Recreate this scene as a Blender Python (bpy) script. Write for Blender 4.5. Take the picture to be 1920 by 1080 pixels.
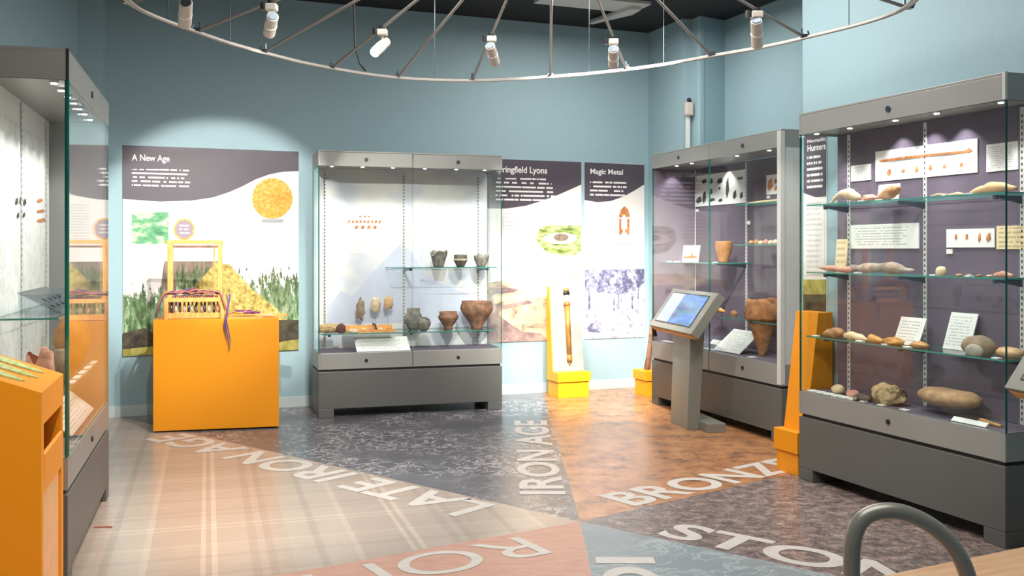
import bpy, math, random
from mathutils import Vector, Matrix, noise
random.seed(7)
for o in list(bpy.data.objects): bpy.data.objects.remove(o)
SC = bpy.context.scene
COL = SC.collection
PI = math.pi

# ------------------------------------------------------------------ camera, world, exposure
F, HZ, H = 1870.0, 470.0, 1.4          # focal length in pixels, horizon row, eye height
cd = bpy.data.cameras.new('camera'); cam = bpy.data.objects.new('camera', cd); COL.objects.link(cam)
cam.location = (0, 0, H); cam.rotation_euler = (PI/2, 0, 0)
cd.sensor_width = 36; cd.lens = 36*F/1920; cd.shift_y = (HZ-540)/1920; cd.clip_start = .05
SC.camera = cam
w = bpy.data.worlds.new('world'); SC.world = w; w.use_nodes = True
w.node_tree.nodes['Background'].inputs[0].default_value = (.8, .85, .9, 1)
w.node_tree.nodes['Background'].inputs[1].default_value = .3
SC.view_settings.view_transform = 'Standard'; SC.view_settings.look = 'None'
SC.view_settings.exposure = 0.55; SC.view_settings.gamma = 1

def area(x, y, z, sx, sy, e, rot=(0, 0, 0), col=(1, .96, .9)):  # added soft fill high in the room, no fitting built for it
    d = bpy.data.lights.new('fill_light', 'AREA'); d.shape = 'RECTANGLE'; d.size = sx; d.size_y = sy; d.energy = e; d.color = col
    o = bpy.data.objects.new('fill_light', d); COL.objects.link(o); o.location = (x, y, z); o.rotation_euler = rot
    return o
def spotl(p, tgt, e, ang=40, blend=.5, r=.03, col=(1, .95, .87), parent=None, name='spot_lamp'):
    d = bpy.data.lights.new(name, 'SPOT'); d.energy = e; d.spot_size = math.radians(ang); d.spot_blend = blend
    d.shadow_soft_size = r; d.color = col
    o = bpy.data.objects.new(name, d); COL.objects.link(o); o.location = p
    o.rotation_euler = (Vector(tgt)-Vector(p)).to_track_quat('-Z', 'Y').to_euler()
    if parent: o.parent = parent
    return o
area(0.2, 5.6, 3.5, 2.6, 2.2, 95)
area(0.0, 1.2, 3.5, 2.6, 2.0, 52)
area(1.0, 8.6, 3.55, 1.4, .6, 30)
SPOTS = [  # position, target, energy, cone
 ((-1.0, 4.4, 3.0), (-1.5, 5.6, 0), 170, 52, .9),
 ((.9, 6.2, 3.1), (1.0, 9.8, .25), 760, 46, .9),
 ((.3, 6.0, 3.1), (.35, 9.8, .45), 520, 40, .9),
 ((-.4, 5.0, 3.0), (-.9, 8.5, 1.2), 260, 38, .8),
 ((.2, 3.6, 3.0), (2.1, 5.6, .9), 100, 46, .8),
 ((-.3, 4.3, 3.0), (-2.3, 7.8, .6), 260, 36, .8),
 ((-.3, 4.6, 3.0), (-3.1, 8.4, 1.0), 230, 36, .9),
 ((.2, 6.6, 3.0), (1.5, 7.9, .8), 60, 60, .9),
 ((-.4, 1.6, 3.0), (-1.7, 3.4, .6), 110, 50, .8),
]
for s in SPOTS: spotl(*s)

# ------------------------------------------------------------------ node materials
def _mat(name):
    m = bpy.data.materials.new(name); m.use_nodes = True
    return m, m.node_tree.nodes, m.node_tree.links, m.node_tree.nodes['Principled BSDF']
def c4(c): return (c[0], c[1], c[2], 1)
def srgb(r, g, b):
    f = lambda v: (v/255/12.92) if v/255 <= .04045 else ((v/255+.055)/1.055)**2.4
    return (f(r), f(g), f(b))
def flat(name, col, rough=.5, metal=0, bump=0, bscale=60, var=.06, spec=.5):
    m, n, l, b = _mat(name)
    b.inputs['Roughness'].default_value = rough; b.inputs['Metallic'].default_value = metal
    b.inputs['Specular IOR Level'].default_value = spec
    tc = n.new('ShaderNodeTexCoord'); t = n.new('ShaderNodeTexNoise'); t.inputs['Scale'].default_value = bscale*.15
    l.new(tc.outputs['Object'], t.inputs['Vector'])
    r = n.new('ShaderNodeValToRGB'); r.color_ramp.elements[0].position = .3; r.color_ramp.elements[1].position = .7
    r.color_ramp.elements[0].color = c4([x*(1-var) for x in col]); r.color_ramp.elements[1].color = c4([min(1, x*(1+var)) for x in col])
    l.new(t.outputs['Fac'], r.inputs['Fac']); l.new(r.outputs['Color'], b.inputs['Base Color'])
    if bump:
        t2 = n.new('ShaderNodeTexNoise'); t2.inputs['Scale'].default_value = bscale; l.new(tc.outputs['Object'], t2.inputs['Vector'])
        bp = n.new('ShaderNodeBump'); bp.inputs['Strength'].default_value = bump; bp.inputs['Distance'].default_value = .01
        l.new(t2.outputs['Fac'], bp.inputs['Height']); l.new(bp.outputs['Normal'], b.inputs['Normal'])
    return m
def mottled(name, stops, scale=6, stretch=(1, 1, 1), detail=6, rough=.7, bump=.2, rot=0, coord='Object', dist=0, bd=.01, rgh=.6):
    m, n, l, b = _mat(name); b.inputs['Roughness'].default_value = rough
    tc = n.new('ShaderNodeTexCoord'); mp = n.new('ShaderNodeMapping'); mp.inputs['Scale'].default_value = stretch
    mp.inputs['Rotation'].default_value = (0, 0, rot)
    t = n.new('ShaderNodeTexNoise'); t.inputs['Scale'].default_value = scale; t.inputs['Detail'].default_value = detail
    t.inputs['Roughness'].default_value = rgh; t.inputs['Distortion'].default_value = dist
    l.new(tc.outputs[coord], mp.inputs['Vector']); l.new(mp.outputs['Vector'], t.inputs['Vector'])
    r = n.new('ShaderNodeValToRGB'); e = r.color_ramp.elements
    while len(e) < len(stops): e.new(.5)
    for k, (p, c) in enumerate(stops): e[k].position = p; e[k].color = c4(c)
    l.new(t.outputs['Fac'], r.inputs['Fac']); l.new(r.outputs['Color'], b.inputs['Base Color'])
    if bump:
        bp = n.new('ShaderNodeBump'); bp.inputs['Strength'].default_value = bump; bp.inputs['Distance'].default_value = bd
        l.new(t.outputs['Fac'], bp.inputs['Height']); l.new(bp.outputs['Normal'], b.inputs['Normal'])
    return m
def mth(n, l, op, a, b=None, c=None):
    x = n.new('ShaderNodeMath'); x.operation = op
    for k, v in enumerate((a, b, c)):
        if v is None: continue
        if isinstance(v, (int, float)): x.inputs[k].default_value = v
        else: l.new(v, x.inputs[k])
    return x.outputs[0]
def lines_mat(name, bg, ink, rows=8, cols=20, x0=.07, x1=.9, y0=.08, y1=.92, seed=0, amt=1., rough=.6, clear=False):
    """Small print seen from afar: ragged rows of word-long dashes."""
    m, n, l, b = _mat(name); b.inputs['Roughness'].default_value = rough
    tc = n.new('ShaderNodeTexCoord'); sp = n.new('ShaderNodeSeparateXYZ'); l.new(tc.outputs['Generated'], sp.inputs[0])
    X, Z = sp.outputs[0], sp.outputs[2]
    r = mth(n, l, 'MULTIPLY', Z, rows); fr = mth(n, l, 'FRACT', r); row = mth(n, l, 'FLOOR', r)
    a = mth(n, l, 'GREATER_THAN', fr, .32); a2 = mth(n, l, 'LESS_THAN', fr, .74); a = mth(n, l, 'MULTIPLY', a, a2)
    cb = n.new('ShaderNodeCombineXYZ'); l.new(mth(n, l, 'MULTIPLY', X, cols), cb.inputs[0]); l.new(mth(n, l, 'MULTIPLY', row, 7.3), cb.inputs[1]); cb.inputs[2].default_value = seed
    t = n.new('ShaderNodeTexNoise'); t.inputs['Scale'].default_value = 1; t.inputs['Detail'].default_value = 1; l.new(cb.outputs[0], t.inputs['Vector'])
    wd = mth(n, l, 'GREATER_THAN', t.outputs['Fac'], .42)
    cb2 = n.new('ShaderNodeCombineXYZ'); l.new(mth(n, l, 'MULTIPLY', row, 3.7), cb2.inputs[0]); cb2.inputs[1].default_value = seed+5
    t2 = n.new('ShaderNodeTexNoise'); t2.inputs['Scale'].default_value = 1; l.new(cb2.outputs[0], t2.inputs['Vector'])
    edge = mth(n, l, 'ADD', mth(n, l, 'MULTIPLY', t2.outputs['Fac'], .5), x1-.32)
    xm = mth(n, l, 'MULTIPLY', mth(n, l, 'GREATER_THAN', X, x0), mth(n, l, 'LESS_THAN', X, edge))
    zm = mth(n, l, 'MULTIPLY', mth(n, l, 'GREATER_THAN', Z, y0), mth(n, l, 'LESS_THAN', Z, y1))
    f = mth(n, l, 'MULTIPLY', mth(n, l, 'MULTIPLY', a, wd), mth(n, l, 'MULTIPLY', xm, zm)); f = mth(n, l, 'MULTIPLY', f, amt)
    mx = n.new('ShaderNodeMix'); mx.data_type = 'RGBA'; l.new(f, mx.inputs[0]); mx.inputs[6].default_value = c4(bg); mx.inputs[7].default_value = c4(ink)
    l.new(mx.outputs[2], b.inputs['Base Color'])
    if clear: l.new(f, b.inputs['Alpha'])
    return m
def glow(name, col, s):
    m, n, l, b = _mat(name); b.inputs['Base Color'].default_value = c4(col)
    b.inputs['Emission Color'].default_value = c4(col); b.inputs['Emission Strength'].default_value = s
    return m
def glass_mat(name, tint=(.97, .99, .985), f0=.04, gain=1.0):
    m, n, l, b = _mat(name); n.remove(b)
    out = n['Material Output']; tr = n.new('ShaderNodeBsdfTransparent'); tr.inputs[0].default_value = c4(tint)
    gl = n.new('ShaderNodeBsdfGlossy'); gl.inputs['Roughness'].default_value = .015; gl.inputs[0].default_value = (1, 1, 1, 1)
    lw = n.new('ShaderNodeLayerWeight'); lw.inputs[0].default_value = .5
    p = mth(n, l, 'POWER', lw.outputs['Facing'], 5); p = mth(n, l, 'MULTIPLY_ADD', p, (1-f0)*gain, f0)
    mx = n.new('ShaderNodeMixShader'); l.new(p, mx.inputs[0]); l.new(tr.outputs[0], mx.inputs[1]); l.new(gl.outputs[0], mx.inputs[2])
    l.new(mx.outputs[0], out.inputs[0])
    return m

M = {}
M['wall'] = flat('wall_paint_blue', srgb(154, 184, 194), .6, bump=.03, bscale=250, var=.02)
M['skirt'] = flat('skirting_paint', srgb(190, 206, 208), .5, var=.02)
M['ceil'] = flat('ceiling_black', (.012, .012, .014), .8)
M['metal'] = flat('satin_grey_metal', srgb(158, 159, 156), .38, .35, var=.03, bscale=20)
M['metal2'] = flat('light_grey_profile', srgb(206, 207, 204), .35, .1, var=.02)
M['base'] = flat('dark_grey_panel', srgb(98, 99, 97), .45, .1, var=.03, bscale=20)
M['dark'] = flat('dark_recess', (.02, .02, .02), .6)
M['chrome'] = flat('dark_chrome', srgb(95, 105, 115), .25, .8)
M['glass'] = glass_mat('clear_glass', f0=.03, gain=.65)
M['edge'] = flat('green_glass_edge', srgb(60, 140, 130), .15, spec=.8)
M['edged'] = flat('deep_green_glass_edge', srgb(15, 95, 85), .1, spec=.8)
M['acryl'] = glass_mat('acrylic', (.93, .96, .98), .08)
M['white'] = flat('white_board', srgb(232, 232, 230), .55, var=.015)
M['print'] = flat('printed_white', srgb(236, 232, 230), .6, var=.012)
M['purple'] = mottled('purple_backcloth', [(.3, srgb(88, 76, 92)), (.7, srgb(104, 92, 108))], 2.5, rough=.75, bump=0)
M['pale'] = mottled('pale_landscape_print', [(.38, srgb(228, 228, 224)), (.5, srgb(206, 210, 222)), (.62, srgb(226, 224, 220))], 1.6, rough=.7, bump=0, detail=3)
M['orange'] = flat('orange_laminate', srgb(238, 150, 0), .5, var=.02, bscale=10)
M['yellow'] = flat('yellow_laminate', srgb(250, 178, 25), .5, var=.02, bscale=10)
M['peach'] = flat('pale_orange_panel', srgb(236, 178, 120), .5)
M['hdr'] = flat('aubergine_print', srgb(82, 74, 86), .5, var=.03)
M['ink'] = flat('white_lettering', srgb(245, 243, 240), .6, var=.01)
M['floorink'] = flat('floor_letter_print', srgb(208, 202, 196), .42, var=.05, bscale=120)
M['wood'] = mottled('pale_oak', [(.3, srgb(196, 150, 110)), (.7, srgb(222, 182, 142))], 5, (1, 12, 1), rough=.5, bump=.05, rot=.4)
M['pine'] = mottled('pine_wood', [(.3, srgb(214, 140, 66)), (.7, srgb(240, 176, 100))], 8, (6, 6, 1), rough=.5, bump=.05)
M['lampw'] = flat('lamp_housing_offwhite', srgb(208, 200, 190), .4, var=.02)
M['ring'] = flat('truss_tube_grey', srgb(160, 155, 151), .4, .2, var=.03)
M['black'] = flat('black_plastic', (.015, .015, .016), .4)
M['lens'] = glow('lit_lens', (1, .96, .85), 25)
M['dl'] = glow('lit_downlight', (1, .98, .95), 12)
M['kiosk'] = flat('kiosk_grey_green', srgb(134, 136, 128), .42, .2, var=.02)
M['tube'] = flat('grey_green_tube', srgb(150, 150, 142), .32, .4, var=.03)

# ------------------------------------------------------------------ frames: where a wall or a cabinet stands
class Fr:
    def __init__(s, x, y, th): s.x, s.y, s.th = x, y, th; s.c, s.s = math.cos(th), math.sin(th)
    def W(s, a, d, z=0): return Vector((s.x+s.c*a-s.s*d, s.y+s.s*a+s.c*d, z))
    def A(s, px, d=0):                  # distance along the frame where the photo's column meets the plane at depth d
        t = (px-960)/F; X0 = s.x-s.s*d; Y0 = s.y+s.c*d
        return (t*Y0-X0)/(s.c-t*s.s)
    def Y(s, px, d=0): return s.W(s.A(px, d), d).y
    def Z(s, px, py, d=0): return H-(py-HZ)*s.Y(px, d)/F
    def P(s, px, py, d=0): return (s.A(px, d), s.Z(px, py, d))
def G(px, py, z=0):
    Y = F*(H-z)/(py-HZ); return Vector(((px-960)/F*Y, Y))
FB = Fr(-3.36, 8.39, math.radians(22))            # back wall
FRW = Fr(1.411, 10.31, math.atan2(-.93, .366))    # far part of the right wall
FN = Fr(1.92, 6.60, math.atan2(-.93, .366))       # near part of the right wall
K2 = Fr(-1.613, 8.31, math.atan2(.48, 1.528))
K3 = Fr(1.282, 9.15, math.atan2(-1.95, .662))
KR = Fr(1.764, 6.13, math.atan2(-1.45, .552))
K1 = Fr(-1.846, 4.145, math.atan2(1.545, -.454))

# ------------------------------------------------------------------ mesh building
class MB:
    def __init__(s): s.v, s.f, s.m = [], [], []
    def add(s, vs, fs, mi=0):
        b = len(s.v); s.v += [tuple(v) for v in vs]
        for k, f in enumerate(fs): s.f.append([b+i for i in f]); s.m.append(mi[k] if isinstance(mi, (list, tuple)) else mi)
        return s
    def box(s, x0, x1, y0, y1, z0, z1, mi=0, X=None):
        vs = [Vector(p) for p in ((x0,y0,z0),(x1,y0,z0),(x1,y1,z0),(x0,y1,z0),(x0,y0,z1),(x1,y0,z1),(x1,y1,z1),(x0,y1,z1))]
        if X: vs = [X @ v for v in vs]
        return s.add(vs, [(0,3,2,1),(4,5,6,7),(0,1,5,4),(1,2,6,5),(2,3,7,6),(3,0,4,7)], mi)
    def prism(s, poly, y0, y1, mi=0, ax='y'):   # poly in (x,z) pushed along y (or (x,y) along z, (y,z) along x)
        g = {'y': lambda p, t: (p[0], t, p[1]), 'z': lambda p, t: (p[0], p[1], t), 'x': lambda p, t: (t, p[0], p[1])}[ax]
        n = len(poly); vs = [g(p, y0) for p in poly]+[g(p, y1) for p in poly]
        ar = sum(poly[i][0]*poly[(i+1) % n][1]-poly[(i+1) % n][0]*poly[i][1] for i in range(n))
        fs = [list(range(n)), list(range(2*n-1, n-1, -1))]+[[(i+1) % n, i, i+n, (i+1) % n+n] for i in range(n)]
        if (ar < 0) != (ax == 'z'): fs = [f[::-1] for f in fs]
        return s.add(vs, fs, mi)
    def tube(s, pts, rad, n=8, mi=0, cap=True, flatz=1.):
        pts = [Vector(p) for p in pts]; rad = rad if isinstance(rad, (list, tuple)) else [rad]*len(pts)
        up = Vector((0, 0, 1)); vs = []; prev = None
        for i, p in enumerate(pts):
            t = (pts[min(i+1, len(pts)-1)]-pts[max(i-1, 0)]).normalized()
            if prev is None:
                a = t.cross(up); a = a if a.length > .1 else t.cross(Vector((1, 0, 0))); a.normalize()
            else:
                a = (prev-t*prev.dot(t)).normalized()
            prev = a; b = a.cross(t)
            for k in range(n):
                q = 2*PI*k/n; vs.append(p+(a*math.cos(q)+b*math.sin(q)*flatz)*rad[i])
        fs = []
        for i in range(len(pts)-1):
            for k in range(n): fs.append((i*n+k, i*n+(k+1) % n, (i+1)*n+(k+1) % n, (i+1)*n+k))
        if cap: fs += [list(range(n-1, -1, -1)), list(range((len(pts)-1)*n, len(pts)*n))]
        return s.add(vs, fs, mi)
    def lathe(s, prof, n=28, mi=0, c=(0, 0, 0), rim=None):
        vs = []; fs = []
        for j, (r, z) in enumerate(prof):
            for k in range(n):
                q = 2*PI*k/n; zz = z if rim is None else rim(q, z)
                vs.append((c[0]+r*math.cos(q), c[1]+r*math.sin(q), c[2]+zz))
        for j in range(len(prof)-1):
            for k in range(n): fs.append((j*n+k, j*n+(k+1) % n, (j+1)*n+(k+1) % n, (j+1)*n+k))
        return s.add(vs, fs, mi)
    def ball(s, c, r, n=16, rings=10, mi=0, fn=None):
        vs = []; fs = []
        for j in range(rings+1):
            ph = PI*j/rings
            for k in range(n):
                q = 2*PI*k/n; d = Vector((math.sin(ph)*math.cos(q), math.sin(ph)*math.sin(q), math.cos(ph)))
                m = 1 if fn is None else fn(d)
                vs.append((c[0]+d.x*r[0]*m, c[1]+d.y*r[1]*m, c[2]+d.z*r[2]*m))
        for j in range(rings):
            for k in range(n): fs.append((j*n+k, (j+1)*n+k, (j+1)*n+(k+1) % n, j*n+(k+1) % n))
        return s.add(vs, fs, mi)
    def build(s, name, mats, parent=None, loc=None, rot=None, smooth=False, bevel=0, xf=None):
        me = bpy.data.meshes.new(name); vs = s.v if xf is None else [xf @ Vector(v) for v in s.v]
        me.from_pydata(vs, [], s.f); me.validate()
        for m in (mats if isinstance(mats, (list, tuple)) else [mats]): me.materials.append(M[m] if isinstance(m, str) else m)
        if len(me.polygons) == len(s.m):
            for p, mi in zip(me.polygons, s.m): p.material_index = mi; p.use_smooth = smooth
        me.update()
        o = bpy.data.objects.new(name, me); COL.objects.link(o)
        if parent: o.parent = parent
        if loc is not None: o.location = loc
        if rot is not None: o.rotation_euler = rot
        if bevel:
            b = o.modifiers.new('bevel', 'BEVEL'); b.width = bevel; b.segments = 2; b.limit_method = 'ANGLE'
        return o
def tag(o, label, cat, group=None, kind=None):
    o['label'] = label; o['category'] = cat
    if group: o['group'] = group
    if kind: o['kind'] = kind
    return o
def empty(name, loc, th=0, label=None, cat=None, group=None):
    o = bpy.data.objects.new(name, None); COL.objects.link(o); o.location = loc; o.rotation_euler = (0, 0, th)
    o.empty_display_size = .1
    if label: tag(o, label, cat, group)
    return o
def text_mesh(name, txt, mat, parent=None, bold=.02, ext=.0):
    cu = bpy.data.curves.new(name, 'FONT'); cu.body = txt; cu.size = 1; cu.offset = bold; cu.extrude = ext
    t = bpy.data.objects.new(name, cu); COL.objects.link(t)
    dg = bpy.context.evaluated_depsgraph_get(); me = bpy.data.meshes.new_from_object(t.evaluated_get(dg))
    bpy.data.objects.remove(t); bpy.data.curves.remove(cu)
    me.materials.clear(); me.materials.append(M[mat]); me.name = name
    o = bpy.data.objects.new(name, me); COL.objects.link(o)
    if parent: o.parent = parent
    return o
def fit(o, fn):                         # normalise the text's box to 0..1 and send it through fn
    vs = o.data.vertices; xs = [v.co.x for v in vs]; ys = [v.co.y for v in vs]
    x0, x1, y0, y1 = min(xs), max(xs), min(ys), max(ys)
    for v in vs: v.co = fn((v.co.x-x0)/(x1-x0), (v.co.y-y0)/(y1-y0))
    for p in o.data.polygons: p.use_smooth = False
    o.data.update()

# ------------------------------------------------------------------ room shell
def struct(o): o['kind'] = 'structure'; return o
def wall_poly(name, pts, z1, mat='wall', th=.04, z0=0):
    """Outer side is to the left when walking along pts."""
    mb = MB()
    for (a, b) in zip(pts[:-1], pts[1:]):
        a = Vector(a); b = Vector(b); d = (b-a).normalized(); n = Vector((-d.y, d.x))*th
        mb.prism([a, b, b+n, a+n], z0, z1, ax='z')
    return struct(mb.build(name, mat))
CZ = 3.65
b0 = FB.W(-.05, 0); b1 = FB.W(5.16, 0)
L1 = (-3.35, 8.1); L2 = (-3.505, 8.04); L3 = (-3.45, 6.3); L4 = (-3.3, 4.0); L5 = (-3.0, -2.5)
wall_poly('wall_left', [L5, L4, L3, L2, L1, (b0.x, b0.y)], CZ)
wall_poly('wall_back', [(b0.x, b0.y), (1.411, 10.31)], CZ, th=.1)
RWP = [(1.411, 10.31), (1.655, 9.67), (1.747, 9.70), (1.804, 9.56), (2.078, 9.74), (3.127, 7.075), (1.92, 6.60), (5.5, -2.5)]
wall_poly('wall_right', RWP, CZ)
wall_poly('wall_behind', [(5.5, -2.5), L5], CZ)
mb = MB(); mb.prism([(-4, -3), (6, -3), (6, 11), (-4, 11)], CZ, CZ+.1, ax='z'); struct(mb.build('ceiling', 'ceil'))
def skirt(name, pts, h=.085):
    mb = MB()
    for (a, b) in zip(pts[:-1], pts[1:]):
        a = Vector(a); b = Vector(b); d = (b-a).normalized(); n = Vector((d.y, -d.x))*.014
        mb.prism([a, b, b+n, a+n], 0, h, ax='z'); n2 = n*.6
        mb.prism([a, b, b+n2, a+n2], h, h+.008, ax='z')
    return struct(mb.build(name, 'skirt'))
skirt('baseboard_back', [(b0.x, b0.y), (1.411, 10.31)])
skirt('baseboard_right', RWP[:5]); skirt('baseboard_near', RWP[6:]); skirt('baseboard_left', [L5, L4, L3, L2, L1, (b0.x, b0.y)])

# floor: printed sectors round one point
FC = Vector((.353, 5.154)); RAYS = [90.6, 138.5, 212.0, 269.4, 320.5, 398.4, 450.6]
def tartan():
    m, n, l, b = _mat('floor_tartan'); b.inputs['Roughness'].default_value = .26
    tc = n.new('ShaderNodeTexCoord'); mp = n.new('ShaderNodeMapping'); mp.inputs['Rotation'].default_value = (0, 0, math.radians(-17)); l.new(tc.outputs['Object'], mp.inputs[0])
    sp = n.new('ShaderNodeSeparateXYZ'); l.new(mp.outputs[0], sp.inputs[0])
    def ramp(src, per, off):
        fr = mth(n, l, 'FRACT', mth(n, l, 'MULTIPLY_ADD', src, 1/per, off)); r = n.new('ShaderNodeValToRGB'); r.color_ramp.interpolation = 'CONSTANT'
        st = [(0, .5), (.07, .78), (.09, .5), (.12, .82), (.145, .55), (.3, .42), (.34, .55), (.38, .4), (.42, .52), (.5, .6), (.62, .44), (.66, .6), (.8, .7), (.83, .5)]
        e = r.color_ramp.elements
        while len(e) < len(st): e.new(.5)
        for k, (p, v) in enumerate(st): e[k].position = p; e[k].color = (v, v, v, 1)
        l.new(fr, r.inputs[0]); return r.outputs[0]
    s = mth(n, l, 'ADD', mth(n, l, 'MULTIPLY', ramp(sp.outputs[0], .95, .1), .62), mth(n, l, 'MULTIPLY', ramp(sp.outputs[1], 1.1, .3), .38))
    t = n.new('ShaderNodeTexNoise'); t.inputs['Scale'].default_value = 90; mp2 = n.new('ShaderNodeMapping'); mp2.inputs['Scale'].default_value = (.08, 1, 1); l.new(mp.outputs[0], mp2.inputs[0]); l.new(mp2.outputs[0], t.inputs[0])
    s = mth(n, l, 'ADD', s, mth(n, l, 'MULTIPLY', mth(n, l, 'SUBTRACT', t.outputs['Fac'], .5), .22))
    r = n.new('ShaderNodeValToRGB'); e = r.color_ramp.elements; e[0].position = .3; e[0].color = c4(srgb(146, 128, 118)); e[1].position = .85; e[1].color = c4(srgb(208, 190, 174))
    l.new(s, r.inputs[0]); l.new(r.outputs[0], b.inputs['Base Color']); return m
def scratched(name, base, base2, line, sc, thr, rough=.35, amt=.7, seed=0):
    m, n, l, b = _mat(name); b.inputs['Roughness'].default_value = rough
    tc = n.new('ShaderNodeTexCoord'); t = n.new('ShaderNodeTexNoise'); t.inputs['Scale'].default_value = 2.2; t.inputs['Detail'].default_value = 5; l.new(tc.outputs['Object'], t.inputs[0])
    t2 = n.new('ShaderNodeTexNoise'); t2.inputs['Scale'].default_value = sc; t2.inputs['Detail'].default_value = 7; t2.inputs['Distortion'].default_value = .5; t2.inputs['Roughness'].default_value = .62; l.new(tc.outputs['Object'], t2.inputs[0])
    ln = mth(n, l, 'LESS_THAN', mth(n, l, 'ABSOLUTE', mth(n, l, 'SUBTRACT', t2.outputs['Fac'], .5)), thr)
    v = n.new('ShaderNodeTexNoise'); v.inputs['Scale'].default_value = 1.3; v.inputs['Detail'].default_value = 3
    mp = n.new('ShaderNodeMapping'); mp.inputs['Location'].default_value = (seed, 3, 0); l.new(tc.outputs['Object'], mp.inputs[0]); l.new(mp.outputs[0], v.inputs[0])
    k = n.new('ShaderNodeMapRange'); k.inputs[1].default_value = .40; k.inputs[2].default_value = .56; l.new(v.outputs['Fac'], k.inputs[0])
    f = mth(n, l, 'MULTIPLY', mth(n, l, 'MULTIPLY', ln, k.outputs[0]), amt)
    mx = n.new('ShaderNodeMix'); mx.data_type = 'RGBA'; l.new(t.outputs['Fac'], mx.inputs[0]); mx.inputs[6].default_value = c4(base); mx.inputs[7].default_value = c4(base2)
    m2 = n.new('ShaderNodeMix'); m2.data_type = 'RGBA'; l.new(f, m2.inputs[0]); l.new(mx.outputs[2], m2.inputs[6]); m2.inputs[7].default_value = c4(line)
    l.new(m2.outputs[2], b.inputs['Base Color']); return m
fm = [scratched('floor_iron', srgb(62, 64, 72), srgb(118, 116, 124), srgb(196, 190, 196), 9, .02, rough=.25, amt=.85),
      tartan(),
      mottled('floor_roman', [(.3, srgb(188, 140, 122)), (.7, srgb(208, 162, 142))], 9, rough=.38, bump=0, stretch=(1, 3, 1)),
      scratched('floor_ice', srgb(118, 132, 140), srgb(158, 168, 172), srgb(188, 198, 200), 5, .02, amt=.5, seed=4),
      mottled('floor_stone', [(.38, srgb(52, 48, 50)), (.46, srgb(90, 82, 82)), (.52, srgb(140, 122, 116)), (.6, srgb(196, 176, 168))], 14, rough=.3, bump=0, detail=14, rgh=.92),
      mottled('floor_bronze', [(.34, srgb(74, 58, 54)), (.42, srgb(134, 98, 76)), (.50, srgb(180, 126, 86)), (.66, srgb(208, 154, 110))], 5, rough=.27, bump=0, detail=12, rgh=.8)]
mb = MB(); R = 14
vs = [(FC.x, FC.y, 0)]; fs = []; mi = []
for k in range(6):
    a0, a1 = RAYS[k], RAYS[k+1]; base = len(vs)
    pts = [a0+(a1-a0)*j/4 for j in range(5)]
    vs += [(FC.x+R*math.cos(math.radians(q)), FC.y+R*math.sin(math.radians(q)), 0) for q in pts]
    fs.append([0]+[base+j for j in range(5)]); mi.append(k)
mb.add(vs, fs, mi); floor = struct(mb.build('floor', fm))
def ftext(txt, ray, s0, length, cap, off=.035):
    o = text_mesh('floor_lettering', txt, 'floorink', floor, bold=0 if 'M' in txt else .026)
    q = math.radians(ray); u = Vector((math.cos(q), math.sin(q))); n = Vector((-u.y, u.x))
    def fn(a, b):
        p = FC+u*(s0+a*length)+n*(off+b*cap); return (p.x, p.y, .0015)
    fit(o, fn); o['kind'] = 'structure'; return o
ftext('IRON AGE', 90.6, .57, 2.5, .27)
ftext('BRONZE AGE', 38.4, .44, 2.6, .31)
ftext('LATE IRON AGE', 138.5, .55, 3.25, .33)
ftext('STONE AGE', 320.5, .42, 2.6, .28)
ftext('ROMAN', 212, .42, 1.9, .31, .06)
ftext('ICE AGE', 269.4, .60, 2.2, .27, .03)

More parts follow.
